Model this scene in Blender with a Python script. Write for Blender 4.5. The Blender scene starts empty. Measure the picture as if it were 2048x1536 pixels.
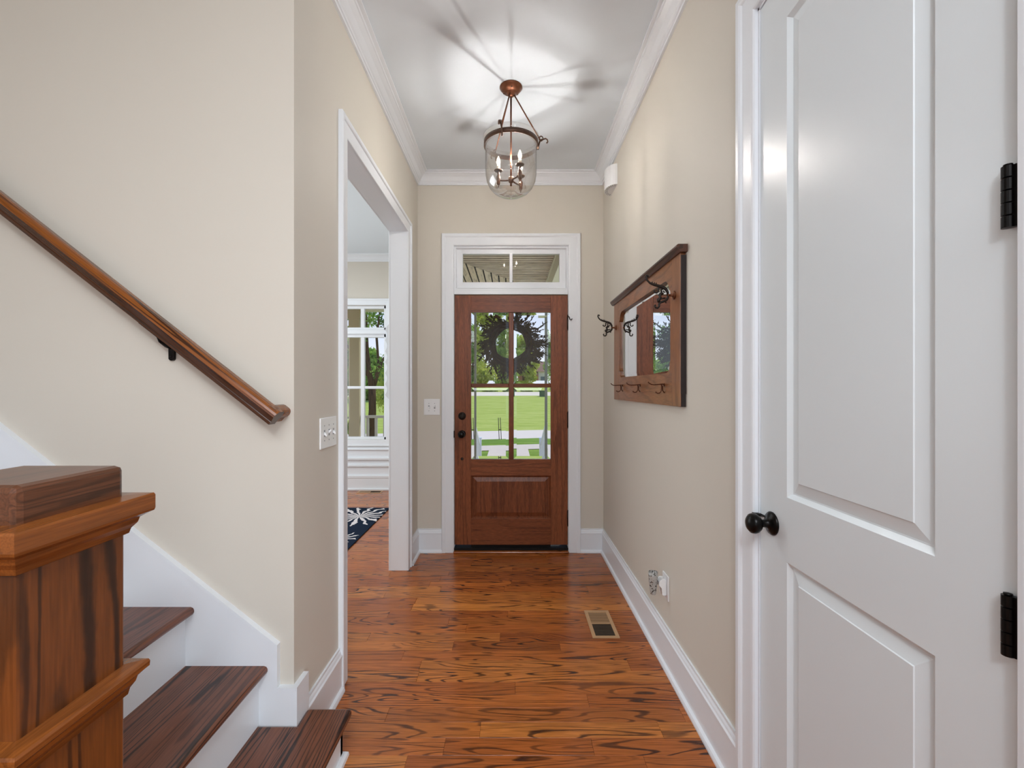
import bpy, bmesh, math, random
import numpy as np
from mathutils import Vector, Matrix
random.seed(7); np.random.seed(7)
S = bpy.context.scene
COL = S.collection
PI = math.pi

def lin(c):
    c = c/255.0
    return c/12.92 if c <= 0.04045 else ((c+0.055)/1.055)**2.4
def rgb(r, g, b): return (lin(r), lin(g), lin(b), 1.0)

# ------------------------------------------------------------------ camera
F = 915.0; CXP, CYP = 1022.0, 775.0; CAMH = 1.33
cam = bpy.data.cameras.new('camera'); camo = bpy.data.objects.new('camera', cam); COL.objects.link(camo)
cam.sensor_fit = 'HORIZONTAL'; cam.sensor_width = 36.0; cam.lens = F/2048*36.0
cam.shift_x = 2/2048; cam.shift_y = 7/2048
cam.clip_start = 0.02; cam.clip_end = 500
camo.location = (0, 0, CAMH); camo.rotation_euler = (PI/2, 0, 0)
S.camera = camo

# ------------------------------------------------------------------ world / lights / exposure
W = bpy.data.worlds.new('sky'); S.world = W; W.use_nodes = True
nt = W.node_tree; nt.nodes.clear()
wo = nt.nodes.new('ShaderNodeOutputWorld'); bg = nt.nodes.new('ShaderNodeBackground')
tc = nt.nodes.new('ShaderNodeTexCoord'); sx = nt.nodes.new('ShaderNodeSeparateXYZ')
cr = nt.nodes.new('ShaderNodeValToRGB')
cr.color_ramp.elements[0].position = 0.0; cr.color_ramp.elements[0].color = rgb(236, 240, 246)
cr.color_ramp.elements[1].position = 0.45; cr.color_ramp.elements[1].color = rgb(120, 170, 236)
nt.links.new(tc.outputs['Generated'], sx.inputs[0]); nt.links.new(sx.outputs['Z'], cr.inputs[0])
nt.links.new(cr.outputs[0], bg.inputs['Color']); nt.links.new(bg.outputs[0], wo.inputs[0])
bg.inputs['Strength'].default_value = 1.15

def light(name, typ, loc, rot, energy, color=(1, 1, 1), sx_=1, sy_=1):
    l = bpy.data.lights.new(name, typ); o = bpy.data.objects.new(name, l); COL.objects.link(o)
    o.location = loc; o.rotation_euler = rot; l.energy = energy; l.color = color
    if typ == 'AREA': l.shape = 'RECTANGLE'; l.size = sx_; l.size_y = sy_
    return o
sun = light('sun', 'SUN', (0, 0, 20), (math.radians(38), 0, math.radians(150)), 2.7, (1.0, 0.94, 0.82))
sun.data.angle = math.radians(0.6)
# stairwell light from above; the rest of this block is added unseen fill
COOL = (0.89, 0.96, 1.02)
light('rear_left_fill', 'AREA', (-2.1, -3.35, 1.75), (PI/2, 0, 0), 10, COOL, 2.1, 2.3)  # added fill lamp behind the camera, set before an unseen opening
light('rear_right_fill', 'AREA', (2.3, -3.35, 1.75), (PI/2, 0, math.radians(22)), 84, COOL, 2.0, 2.3)  # added fill from the rear right to brighten the left wall
light('stairwell_light', 'AREA', (-1.9, 0.55, 5.3), (0, 0, 0), 3, COOL, 2.4, 1.6)
light('rear_top_fill', 'AREA', (-0.1, -1.2, 3.0), (0, 0, 0), 58, COOL, 1.4, 1.4)  # unseen fill lamp added overhead behind the camera
gl = light('rear_point_fill', 'POINT', (0.0, -0.8, 2.25), (0, 0, 0), 49, COOL); gl.data.shadow_soft_size = 0.1  # frontal fill added behind the camera, no fixture modelled
light('dining_top_fill', 'AREA', (-2.4, 3.9, 3.0), (0, 0, 0), 24, COOL, 1.6, 1.6)  # added fill lamp for the dining room, no fixture there
light('dining_side_fill', 'AREA', (-3.36, 3.8, 1.6), (PI/2, 0, -PI/2), 50, COOL, 2.6, 1.9)  # added fill lamp along the dining room's left wall, which has no window
S.view_settings.view_transform = 'Standard'; S.view_settings.look = 'None'
S.view_settings.exposure = 0.0; S.view_settings.gamma = 1.0
S.view_settings.use_curve_mapping = False
S.cycles.max_bounces = 8; S.cycles.diffuse_bounces = 4; S.cycles.adaptive_threshold = 0.03; S.cycles.glossy_bounces = 4; S.cycles.transmission_bounces = 8; S.cycles.transparent_max_bounces = 12
S.cycles.caustics_reflective = False; S.cycles.caustics_refractive = False

# ------------------------------------------------------------------ object helpers
def setp(o, label=None, cat=None, group=None, kind=None):
    if label: o['label'] = label
    if cat: o['category'] = cat
    if group: o['group'] = group
    if kind: o['kind'] = kind
    return o
def empty(name, loc=(0, 0, 0), label=None, cat=None, group=None, kind=None):
    o = bpy.data.objects.new(name, None); COL.objects.link(o); o.location = loc
    o.empty_display_size = 0.05
    return setp(o, label, cat, group, kind)
def link(name, me, mat=None, parent=None):
    o = bpy.data.objects.new(name, me); COL.objects.link(o)
    if mat is not None and len(me.materials) == 0: me.materials.append(mat)
    if parent is not None:
        o.parent = parent
        # geometry is given in world coordinates: undo the chain of parent locations
        p = parent; off = Vector((0, 0, 0))
        while p is not None:
            off += p.location; p = p.parent
        o.location = -off
    return o

class MB:
    """collects shapes (world coordinates) into one mesh"""
    def __init__(s): s.v = []; s.f = []; s.sm = []
    def add(s, vs, fs, smooth=False):
        n = len(s.v); s.v += [tuple(v) for v in vs]
        for f in fs: s.f.append(tuple(i+n for i in f)); s.sm.append(smooth)
        return s
    def box(s, x0, x1, y0, y1, z0, z1, bev=0.0):
        x0, x1 = min(x0, x1), max(x0, x1); y0, y1 = min(y0, y1), max(y0, y1); z0, z1 = min(z0, z1), max(z0, z1)
        if bev <= 0:
            v = [(x, y, z) for z in (z0, z1) for y in (y0, y1) for x in (x0, x1)]
            return s.add(v, [(0, 2, 3, 1), (4, 5, 7, 6), (0, 1, 5, 4), (2, 6, 7, 3), (0, 4, 6, 2), (1, 3, 7, 5)])
        bm = bmesh.new(); bmesh.ops.create_cube(bm, size=1)
        for v in bm.verts:
            v.co = Vector(((x0+x1)/2+v.co.x*(x1-x0), (y0+y1)/2+v.co.y*(y1-y0), (z0+z1)/2+v.co.z*(z1-z0)))
        bmesh.ops.bevel(bm, geom=bm.edges[:], offset=bev, segments=2, affect='EDGES', profile=0.5)
        return s.bm(bm)
    def bm(s, bm, smooth=False):
        bm.verts.index_update()
        s.add([v.co[:] for v in bm.verts], [[v.index for v in f.verts] for f in bm.faces], smooth); bm.free(); return s
    def poly(s, pts, axis, a, b, bev=0.0):
        """extrude a 2-D polygon along axis between a and b. axis 'y': pts are (x,z); 'x': (y,z); 'z': (x,y)"""
        def P(p, t):
            return {'y': (p[0], t, p[1]), 'x': (t, p[0], p[1]), 'z': (p[0], p[1], t)}[axis]
        bm = bmesh.new(); n = len(pts)
        A = [bm.verts.new(P(p, a)) for p in pts]; B = [bm.verts.new(P(p, b)) for p in pts]
        bm.faces.new(A); bm.faces.new(B[::-1])
        for i in range(n): bm.faces.new((A[i], B[i], B[(i+1) % n], A[(i+1) % n]))
        bmesh.ops.recalc_face_normals(bm, faces=bm.faces[:])
        if bev > 0: bmesh.ops.bevel(bm, geom=bm.edges[:], offset=bev, segments=2, affect='EDGES', profile=0.5)
        return s.bm(bm)
    def lathe(s, prof, c, axis=(0, 0, 1), n=24, smooth=True):
        """prof: (radius, height) list along axis from c"""
        ax = Vector(axis).normalized(); t = Vector((1, 0, 0)) if abs(ax.x) < 0.9 else Vector((0, 1, 0))
        u = ax.cross(t).normalized(); w = ax.cross(u); c = Vector(c); vs = []; fs = []
        for r, h in prof:
            for k in range(n):
                a = 2*PI*k/n; vs.append(c+ax*h+(u*math.cos(a)+w*math.sin(a))*max(r, 1e-5))
        for i in range(len(prof)-1):
            for k in range(n):
                k2 = (k+1) % n; fs.append((i*n+k, i*n+k2, (i+1)*n+k2, (i+1)*n+k))
        if prof[0] != prof[-1]: fs.append(tuple(range(n))[::-1]); fs.append(tuple((len(prof)-1)*n+k for k in range(n)))
        return s.add(vs, fs, smooth)
    def tube(s, pts, rad, n=8, smooth=True, flat=None):
        pts = [Vector(p) for p in pts]; m = len(pts)
        rads = rad if isinstance(rad, (list, tuple)) else [rad]*m
        d0 = (pts[1]-pts[0]).normalized()
        up = Vector(flat) if flat is not None else (Vector((0, 0, 1)) if abs(d0.z) < 0.9 else Vector((1, 0, 0)))
        vs = []; fs = []
        u = d0.cross(up).normalized()
        for i, p in enumerate(pts):
            d = (pts[min(i+1, m-1)]-pts[max(i-1, 0)]).normalized()
            if flat is not None: u = d.cross(up).normalized(); w = up.normalized()
            else:
                u = (u-d*u.dot(d)).normalized(); w = d.cross(u)
            for k in range(n):
                a = 2*PI*k/n; vs.append(p+(u*math.cos(a)+w*math.sin(a))*rads[i])
        for i in range(m-1):
            for k in range(n):
                k2 = (k+1) % n; fs.append((i*n+k, i*n+k2, (i+1)*n+k2, (i+1)*n+k))
        fs.append(tuple(range(n))[::-1]); fs.append(tuple((m-1)*n+k for k in range(n)))
        return s.add(vs, fs, smooth)
    def sweep(s, path, prof, N, closed=False, side=1):
        """prof (p,q): p = offset to the left of travel seen from N (times side), q = along N"""
        N = Vector(N).normalized(); P = [Vector(p) for p in path]; m = len(P); k = len(prof); vs = []; fs = []
        for i in range(m):
            def left(a, b): return N.cross((b-a).normalized())*side
            if closed or 0 < i < m-1:
                l0 = left(P[i-1], P[i]); l1 = left(P[i], P[(i+1) % m]); L = (l0+l1); L = L/max(L.dot(l0), 1e-6)
            elif i == 0: L = left(P[0], P[1])
            else: L = left(P[-2], P[-1])
            for p, q in prof: vs.append(P[i]+L*p+N*q)
        segs = m if closed else m-1
        for i in range(segs):
            j = (i+1) % m
            for a in range(k):
                b = (a+1) % k; fs.append((i*k+a, i*k+b, j*k+b, j*k+a))
        if not closed: fs.append(tuple(range(k))); fs.append(tuple((m-1)*k+a for a in range(k))[::-1])
        return s.add(vs, fs)
    def mesh(s, name):
        me = bpy.data.meshes.new(name); me.from_pydata(s.v, [], s.f); me.update()
        bm = bmesh.new(); bm.from_mesh(me); bmesh.ops.recalc_face_normals(bm, faces=bm.faces[:]); bm.to_mesh(me); bm.free()
        if any(s.sm): me.polygons.foreach_set('use_smooth', s.sm)
        return me
    def build(s, name, mat, parent=None): return link(name, s.mesh(name), mat, parent)

def struct(name, mb, mat, label, cat, parent=None):
    o = mb.build(name, mat, parent)
    if parent is None: setp(o, label, cat, kind='structure')
    return o

# ------------------------------------------------------------------ materials
def newmat(name):
    m = bpy.data.materials.new(name); m.use_nodes = True
    b = m.node_tree.nodes['Principled BSDF']; return m, m.node_tree, b
def paint(name, col, rough=0.5, spec=0.5, var=0.03, scale=3.0, bump=0.0, metal=0.0, bscale=250):
    m, t, b = newmat(name)
    tcn = t.nodes.new('ShaderNodeTexCoord'); nz = t.nodes.new('ShaderNodeTexNoise')
    nz.inputs['Scale'].default_value = scale; nz.inputs['Detail'].default_value = 4
    t.links.new(tcn.outputs['Object'], nz.inputs['Vector'])
    mr = t.nodes.new('ShaderNodeMapRange'); mr.inputs[3].default_value = 1-var; mr.inputs[4].default_value = 1+var
    t.links.new(nz.outputs['Fac'], mr.inputs[0])
    mx = t.nodes.new('ShaderNodeVectorMath'); mx.operation = 'SCALE'; mx.inputs[0].default_value = col[:3]
    t.links.new(mr.outputs[0], mx.inputs['Scale']); t.links.new(mx.outputs[0], b.inputs['Base Color'])
    b.inputs['Roughness'].default_value = rough; b.inputs['Metallic'].default_value = metal
    b.inputs['Specular IOR Level'].default_value = spec
    if bump > 0:
        n2 = t.nodes.new('ShaderNodeTexNoise'); n2.inputs['Scale'].default_value = bscale
        t.links.new(tcn.outputs['Object'], n2.inputs['Vector'])
        bp = t.nodes.new('ShaderNodeBump'); bp.inputs['Strength'].default_value = bump; bp.inputs['Distance'].default_value = 0.001
        t.links.new(n2.outputs['Fac'], bp.inputs['Height']); t.links.new(bp.outputs[0], b.inputs['Normal'])
    return m

def wood(name, lights, dark, axis, along=1.1, across=10.0, rings=9.0, rough=0.28, linew=0.5, linestr=0.85,
         pore=0.25, porealong=14, poreacross=420, coat=0.0, spec=0.5, distort=0.4, seed=0.0):
    """lights: list of base colours picked per object; dark: grain line colour; axis: grain direction in object space"""
    m, t, b = newmat(name); N = t.nodes; L = t.links
    tcn = N.new('ShaderNodeTexCoord'); oi = N.new('ShaderNodeObjectInfo')
    cmb = N.new('ShaderNodeVectorMath'); cmb.operation = 'SCALE'; cmb.inputs[0].default_value = (31.7+seed, 17.3, 53.1)
    L.new(oi.outputs['Random'], cmb.inputs['Scale'])
    sc = [across]*3; sc[axis] = along; ps = [poreacross]*3; ps[axis] = porealong
    def stretched(vec):
        mv = N.new('ShaderNodeVectorMath'); mv.operation = 'MULTIPLY'; mv.inputs[1].default_value = vec
        L.new(tcn.outputs['Object'], mv.inputs[0])
        ad = N.new('ShaderNodeVectorMath'); ad.operation = 'ADD'; L.new(mv.outputs[0], ad.inputs[0]); L.new(cmb.outputs[0], ad.inputs[1])
        return ad.outputs[0]
    n1 = N.new('ShaderNodeTexNoise'); n1.inputs['Scale'].default_value = 1.0; n1.inputs['Detail'].default_value = 1.2
    n1.inputs['Roughness'].default_value = 0.35; n1.inputs['Distortion'].default_value = distort
    L.new(stretched(sc), n1.inputs['Vector'])
    mul = N.new('ShaderNodeMath'); mul.operation = 'MULTIPLY'; mul.inputs[1].default_value = rings*2*PI
    L.new(n1.outputs['Fac'], mul.inputs[0])
    # ragged edges on the rings
    n3 = N.new('ShaderNodeTexNoise'); n3.inputs['Scale'].default_value = 1.0; n3.inputs['Detail'].default_value = 3
    ps2 = [poreacross*0.22]*3; ps2[axis] = porealong*1.6
    L.new(stretched(ps2), n3.inputs['Vector'])
    rag = N.new('ShaderNodeMath'); rag.operation = 'MULTIPLY_ADD'; rag.inputs[1].default_value = 1.5
    L.new(n3.outputs['Fac'], rag.inputs[0]); L.new(mul.outputs[0], rag.inputs[2])
    sn = N.new('ShaderNodeMath'); sn.operation = 'SINE'; L.new(rag.outputs[0], sn.inputs[0])
    mr = N.new('ShaderNodeMapRange'); mr.interpolation_type = 'SMOOTHSTEP'
    mr.inputs[1].default_value = 1-2*linew; mr.inputs[2].default_value = 1.0; mr.inputs[3].default_value = 0; mr.inputs[4].default_value = linestr
    L.new(sn.outputs[0], mr.inputs[0])
    # patchy line strength
    n4 = N.new('ShaderNodeTexNoise'); n4.inputs['Scale'].default_value = 1.0; n4.inputs['Detail'].default_value = 1
    sc4 = [across*0.5]*3; sc4[axis] = along*1.7
    L.new(stretched(sc4), n4.inputs['Vector'])
    m4 = N.new('ShaderNodeMapRange'); m4.inputs[1].default_value = 0.32; m4.inputs[2].default_value = 0.6; m4.inputs[3].default_value = 0.3
    L.new(n4.outputs['Fac'], m4.inputs[0])
    lm = N.new('ShaderNodeMath'); lm.operation = 'MULTIPLY'; L.new(mr.outputs[0], lm.inputs[0]); L.new(m4.outputs[0], lm.inputs[1])
    # base colour per object
    rp = N.new('ShaderNodeValToRGB'); rp.color_ramp.interpolation = 'LINEAR'
    els = rp.color_ramp.elements
    while len(els) < len(lights): els.new(0.5)
    for i, c in enumerate(lights): els[i].position = i/max(1, len(lights)-1); els[i].color = c
    L.new(oi.outputs['Random'], rp.inputs[0])
    mix = N.new('ShaderNodeMix'); mix.data_type = 'RGBA'; mix.inputs[7].default_value = dark
    L.new(rp.outputs[0], mix.inputs[6]); L.new(lm.outputs[0], mix.inputs[0])
    n2 = N.new('ShaderNodeTexNoise'); n2.inputs['Scale'].default_value = 1.0; n2.inputs['Detail'].default_value = 2
    L.new(stretched(ps), n2.inputs['Vector'])
    m2 = N.new('ShaderNodeMapRange'); m2.inputs[1].default_value = 0.3; m2.inputs[2].default_value = 0.7
    m2.inputs[3].default_value = 1-pore; m2.inputs[4].default_value = 1+pore*0.5
    L.new(n2.outputs['Fac'], m2.inputs[0])
    fin = N.new('ShaderNodeVectorMath'); fin.operation = 'SCALE'
    L.new(mix.outputs[2], fin.inputs[0]); L.new(m2.outputs[0], fin.inputs['Scale'])
    L.new(fin.outputs[0], b.inputs['Base Color'])
    b.inputs['Roughness'].default_value = rough; b.inputs['Specular IOR Level'].default_value = spec
    if coat > 0: b.inputs['Coat Weight'].default_value = coat; b.inputs['Coat Roughness'].default_value = 0.12
    bp = N.new('ShaderNodeBump'); bp.inputs['Strength'].default_value = 0.06; bp.inputs['Distance'].default_value = 0.0006
    L.new(n2.outputs['Fac'], bp.inputs['Height']); L.new(bp.outputs[0], b.inputs['Normal'])
    return m

M = {}
M['wall'] = paint('wall_paint', rgb(212, 205, 193), 0.55, 0.3, 0.012, 1.5, 0.08)
M['trim'] = paint('trim_paint', rgb(233, 236, 240), 0.32, 0.5, 0.008)
M['cdoor'] = paint('closet_door_paint', rgb(222, 227, 229), 0.3, 0.5, 0.01)
M['ceil'] = paint('ceiling_paint', rgb(226, 233, 239), 0.7, 0.2, 0.008)
M['plate'] = paint('switch_plastic', rgb(240, 240, 240), 0.3, 0.5, 0.0)
M['slotgrey'] = paint('switch_grey', rgb(150, 150, 152), 0.5, 0.4, 0.0)
M['black'] = paint('oil_rubbed_bronze', rgb(24, 22, 21), 0.28, 0.5, 0.25, 60, metal=0.75)
M['blackiron'] = paint('black_iron', rgb(42, 35, 31), 0.45, 0.5, 0.3, 90, metal=0.55)
M['copper'] = paint('aged_copper', rgb(116, 72, 50), 0.35, 0.5, 0.25, 40, metal=0.75)
M['lbronze'] = paint('dark_bronze', rgb(88, 66, 54), 0.36, 0.5, 0.25, 40, metal=0.7)
M['wirecopper'] = paint('brown_wire', rgb(88, 50, 34), 0.35, 0.5, 0.2, 90, metal=0.7)
M['vent'] = paint('tan_vent_metal', rgb(186, 146, 106), 0.4, 0.5, 0.05, 30)
M['ventdark'] = paint('vent_dark', rgb(26, 22, 20), 0.8, 0.2, 0.1)
M['candle'] = paint('candle_sleeve', rgb(235, 225, 205), 0.6, 0.3, 0.02)
OAK = [rgb(164, 88, 36), rgb(186, 104, 44), rgb(150, 78, 32), rgb(200, 122, 54), rgb(172, 94, 38), rgb(134, 70, 30)]
M['floor'] = wood('oak_floor', OAK, rgb(52, 24, 13), 0, along=1.2, across=12.0, rings=15.0, rough=0.23, linew=0.24, linestr=0.92, pore=0.42, poreacross=300, porealong=9)
TR = [rgb(122, 72, 50), rgb(114, 66, 46)]
M['tread'] = wood('stained_tread', TR, rgb(30, 18, 15), 1, along=0.7, across=16.0, rings=15.0, rough=0.28, linew=0.36, linestr=0.95, pore=0.3)
NW = [rgb(112, 60, 23), rgb(116, 63, 24)]
M['newel_v'] = wood('newel_wood_v', NW, rgb(40, 22, 12), 2, along=1.0, across=10.0, rings=7.0, rough=0.3, linew=0.5, linestr=0.9, pore=0.25, poreacross=220)
M['newel_y'] = wood('newel_wood_y', [rgb(96, 57, 36), rgb(100, 60, 36)], rgb(30, 19, 14), 1, along=1.0, across=30, rings=12, rough=0.28, linew=0.42, linestr=0.95)
M['newel_t'] = wood('newel_trim_wood', [rgb(134, 76, 31), rgb(130, 72, 29)], rgb(66, 34, 15), 1, along=1.8, across=26, rings=4, rough=0.25, linew=0.45, linestr=0.6)
M['rail'] = wood('handrail_wood', [rgb(132, 74, 29), rgb(138, 78, 31)], rgb(38, 20, 12), 0, along=0.7, across=30, rings=9, rough=0.22, linew=0.5, linestr=0.92)
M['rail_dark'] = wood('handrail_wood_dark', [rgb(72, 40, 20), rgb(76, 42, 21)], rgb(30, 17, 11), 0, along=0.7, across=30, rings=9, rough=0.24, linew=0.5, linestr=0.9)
MH = [rgb(132, 75, 46), rgb(124, 69, 42), rgb(140, 81, 51)]
def maho(n, ax): return wood(n, MH, rgb(74, 38, 24), ax, along=1.2, across=24, rings=4, rough=0.36, linew=0.55, linestr=0.5, pore=0.36, porealong=22, poreacross=330, spec=0.3)
M['maho_v'] = maho('mahogany_vertical', 2); M['maho_h'] = maho('mahogany_horizontal', 0)
QS = [rgb(146, 94, 58), rgb(152, 98, 62)]
def qoak(n, ax): return wood(n, QS, rgb(92, 52, 30), ax, along=3.0, across=18, rings=4, rough=0.3, linew=0.5, linestr=0.5, pore=0.3, porealong=18, poreacross=300)
M['qoak_v'] = qoak('quartered_oak_v', 2); M['qoak_h'] = qoak('quartered_oak_h', 1)
M['qdark'] = wood('dark_oak_shelf', [rgb(84, 50, 36), rgb(80, 48, 34)], rgb(36, 22, 16), 1, along=2, across=24, rings=4, rough=0.3)
M['qedge'] = paint('dark_frame_edge', rgb(38, 28, 27), 0.5, 0.4, 0.2, 20)

def glassy(name, tint=(1, 1, 1, 1), lo=0.03, hi=0.6, rough=0.0, blend=0.25):
    m, t, b = newmat(name); N = t.nodes; L = t.links; N.remove(b)
    out = [n for n in N if n.type == 'OUTPUT_MATERIAL'][0]
    tr = N.new('ShaderNodeBsdfTransparent'); tr.inputs[0].default_value = tint
    gl = N.new('ShaderNodeBsdfGlossy'); gl.inputs['Roughness'].default_value = rough
    lw = N.new('ShaderNodeLayerWeight'); lw.inputs[0].default_value = blend
    mr = N.new('ShaderNodeMapRange'); mr.inputs[3].default_value = lo; mr.inputs[4].default_value = hi
    L.new(lw.outputs['Facing'], mr.inputs[0])
    mx = N.new('ShaderNodeMixShader'); L.new(mr.outputs[0], mx.inputs[0]); L.new(tr.outputs[0], mx.inputs[1]); L.new(gl.outputs[0], mx.inputs[2])
    L.new(mx.outputs[0], out.inputs[0]); return m
M['wglass'] = glassy('window_glass', lo=0.02, hi=0.3)
M['jar'] = glassy('jar_glass', (0.985, 0.98, 0.97, 1), lo=0.015, hi=1.0, blend=0.17)
def realglass(name):
    m, t, b = newmat(name); b.inputs['Transmission Weight'].default_value = 1.0
    b.inputs['Roughness'].default_value = 0.0; b.inputs['IOR'].default_value = 1.45; b.inputs['Specular IOR Level'].default_value = 0.35; b.inputs['Base Color'].default_value = (1, 1, 1, 1)
    return m
M['bevelglass'] = realglass('bevelled_glass')
def mirror_mat():
    m, t, b = newmat('mirror_silver'); b.inputs['Metallic'].default_value = 1; b.inputs['Roughness'].default_value = 0.01
    b.inputs['Base Color'].default_value = (0.9, 0.92, 0.92, 1); return m
M['mirror'] = mirror_mat()
def emis(name, col, st):
    m, t, b = newmat(name); b.inputs['Base Color'].default_value = (1, 1, 1, 1)
    b.inputs['Emission Color'].default_value = col; b.inputs['Emission Strength'].default_value = st; return m
M['filament'] = emis('lit_filament', (1.0, 0.96, 0.92, 1), 3000)
def bulbglass():
    m, t, b = newmat('lit_bulb_glass'); N = t.nodes; L = t.links; N.remove(b)
    out = [n for n in N if n.type == 'OUTPUT_MATERIAL'][0]
    tr = N.new('ShaderNodeBsdfTransparent'); em = N.new('ShaderNodeEmission'); em.inputs[0].default_value = (1.0, 0.9, 0.74, 1); em.inputs[1].default_value = 2.2
    ad = N.new('ShaderNodeAddShader'); L.new(tr.outputs[0], ad.inputs[0]); L.new(em.outputs[0], ad.inputs[1]); L.new(ad.outputs[0], out.inputs[0]); return m
M['bulb'] = bulbglass()

# ================================================================== ROOM SHELL
ZC = 3.05; XL, XR, YB = -0.756, 0.748, 3.70; YS = 1.594; YD = 5.95
# --- floor with its planks
sub = MB().box(-3.5, 0.95, -3.6, 3.78, -0.12, -0.021).box(0.95, 3.6, -3.6, 0.35, -0.12, -0.021).box(-3.5, -0.89, 3.78, YD+0.1, -0.12, -0.021)
floor = struct('floor', sub, M['ventdark'], 'glossy red-brown oak plank floor running crosswise through the hall', 'floor')
PW = 0.0826; plank_cache = {}
def plank_mb(length, cx=0, cy=0):
    l = length/2-0.0004; w = PW/2-0.00045; c = 0.0004; zt = 0.0; zb = -0.02
    v = []
    for (a, bb, z) in ((l, w, zb), (l, w, zt-c), (l-c, w-c, zt)):
        v += [(cx-a, cy-bb, z), (cx+a, cy-bb, z), (cx+a, cy+bb, z), (cx-a, cy+bb, z)]
    f = [(0, 3, 2, 1), (8, 9, 10, 11)]
    for s in (0, 4):
        for i in range(4): j = (i+1) % 4; f.append((s+i, s+j, s+4+j, s+4+i))
    return v, f
rest = MB(); rng = random.Random(11); y = -3.55
VENTS = [(0.434, 0.578, 2.425, 2.722), (-1.95, -1.64, 5.74, 5.87)]
while y < YD:
    cy = y+PW/2
    x0 = -3.45; x1 = 3.55 if cy < 0.3 else (XR+0.01 if cy < YB+0.05 else -0.88)
    x = x0 - rng.random()*1.0
    while x < x1:
        ln = rng.choice([0.42, 0.55, 0.7, 0.85, 1.0, 1.2, 1.45])
        a = max(x, x0); b_ = min(x+ln, x1); x += ln
        if b_-a < 0.03: continue
        vis = cy > 1.32 and b_ > (-0.77 if cy < 1.72 else -2.45) and (cy > 1.72 or b_ > -0.6)
        if not vis:
            vv, ff = plank_mb(b_-a, (a+b_)/2, cy); rest.add(vv, ff)
        else:
            key = round(b_-a, 3)
            if key not in plank_cache:
                me = bpy.data.meshes.new('plank'); vv, ff = plank_mb(key); me.from_pydata(vv, [], ff); me.update(); me.materials.append(M['floor']); plank_cache[key] = me
            o = bpy.data.objects.new('plank', plank_cache[key]); COL.objects.link(o); o.parent = floor; o.location = ((a+b_)/2, cy, 0)
    y += PW
o = rest.build('plank_field', M['floor'], floor); o['kind'] = 'stuff'

# --- walls
w = MB().box(XR+0.05, XR+0.13, 0.35, YB+0.16, 0, ZC)
w.box(XR, XR+0.05, 0.35, 0.670, 0, ZC).box(XR, XR+0.05, 1.379, YB+0.16, 0, ZC).box(XR, XR+0.05, 0.670, 1.379, 2.471, ZC)
struct('wall_right', w, M['wall'], 'beige painted hall wall carrying the oak mirror rack', 'wall')
XJ = XL-0.122
w = MB().box(XJ, XL, YS+0.115, 2.068, 0, ZC).box(XJ, XL, 3.345, YB, 0, ZC).box(XJ, XL, 2.068, 3.345, 2.485, ZC)
struct('wall_left', w, M['wall'], 'beige hall wall with the wide cased opening to the dining room', 'wall')
w = MB().box(XJ, -0.48, YB, YB+0.16, 0, ZC).box(0.48, XR+0.13, YB, YB+0.16, 0, ZC).box(-0.48, 0.48, YB, YB+0.16, 2.51, ZC)
struct('wall_front', w, M['wall'], 'narrow beige end wall around the wooden front door', 'wall')
w = MB().box(-3.6, XL, YS, YS+0.115, 0, 5.6)
struct('wall_stair', w, M['wall'], 'beige stair wall behind the sloping wooden handrail', 'wall')
# dining room
WX0, WX1, WZ0, WZ1 = -2.72, -1.625, 0.65, 2.40
w = MB().box(-3.6, WX0, YD, YD+0.16, 0, ZC).box(WX1, XJ+0.01, YD, YD+0.16, 0, ZC).box(WX0, WX1, YD, YD+0.16, 0, WZ0).box(WX0, WX1, YD, YD+0.16, WZ1, ZC)
struct('wall_dining_front', w, M['wall'], 'beige dining room wall with the tall divided window', 'wall')
w = MB().box(XJ, XJ+0.11, YB+0.16, YD, 0, ZC)
struct('wall_dining_right', w, M['wall'], 'beige dining room side wall hidden beyond the door casing', 'wall')
w = MB().box(-3.6, -3.48, YS+0.115, YD+0.16, 0, ZC)
struct('wall_dining_left', w, M['wall'], 'beige far left wall of the dining room', 'wall')
# rear of the house, behind the camera: wall with added window openings, side wall
w = MB().box(-3.6, -3.2, -3.6, -3.48, 0, ZC).box(-1.0, 1.2, -3.6, -3.48, 0, ZC).box(3.4, 3.6, -3.6, -3.48, 0, ZC).box(1.2, 3.4, -3.6, -3.48, 0, 0.55).box(1.2, 3.4, -3.6, -3.48, 2.95, ZC).box(-3.2, -1.0, -3.6, -3.48, 0, 0.55).box(-3.2, -1.0, -3.6, -3.48, 2.95, ZC)
struct('wall_rear', w, M['wall'], 'beige rear wall with two added window openings behind the viewer', 'wall')
w = MB().box(XR+0.13, 3.6, 0.35, 0.47, 0, ZC).box(3.48, 3.6, -3.48, 0.35, 0, ZC)
struct('wall_rear_right', w, M['wall'], 'beige wall of the room behind the closet', 'wall')
w = MB().box(-3.6, -3.48, -3.6, YS, 0, 5.6)
struct('wall_stair_left', w, M['wall'], 'beige wall at the top of the stairs', 'wall')
w = MB().box(-3.48, -0.9, -0.5, -0.4, ZC, 5.6).box(-0.9, -0.8, -0.5, YS, ZC, 5.6)
struct('wall_stairwell', w, M['wall'], 'beige upper stairwell wall above the hall ceiling', 'wall')
c = MB().box(XL, XR+0.13, -3.6, YB+0.16, ZC, ZC+0.1).box(XR+0.13, 3.6, -3.6, 0.47, ZC, ZC+0.1).box(-3.6, XL, -3.6, -0.5, ZC, ZC+0.1).box(-0.8, XL, -0.5, YS, ZC, ZC+0.1).box(-3.6, XL, YS+0.115, YD+0.16, ZC, ZC+0.1).box(-3.6, -0.7, -0.6, YS+0.2, 5.6, 5.7)
struct('ceiling', c, M['ceil'], 'smooth white hall ceiling around the hanging lantern', 'ceiling')

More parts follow.
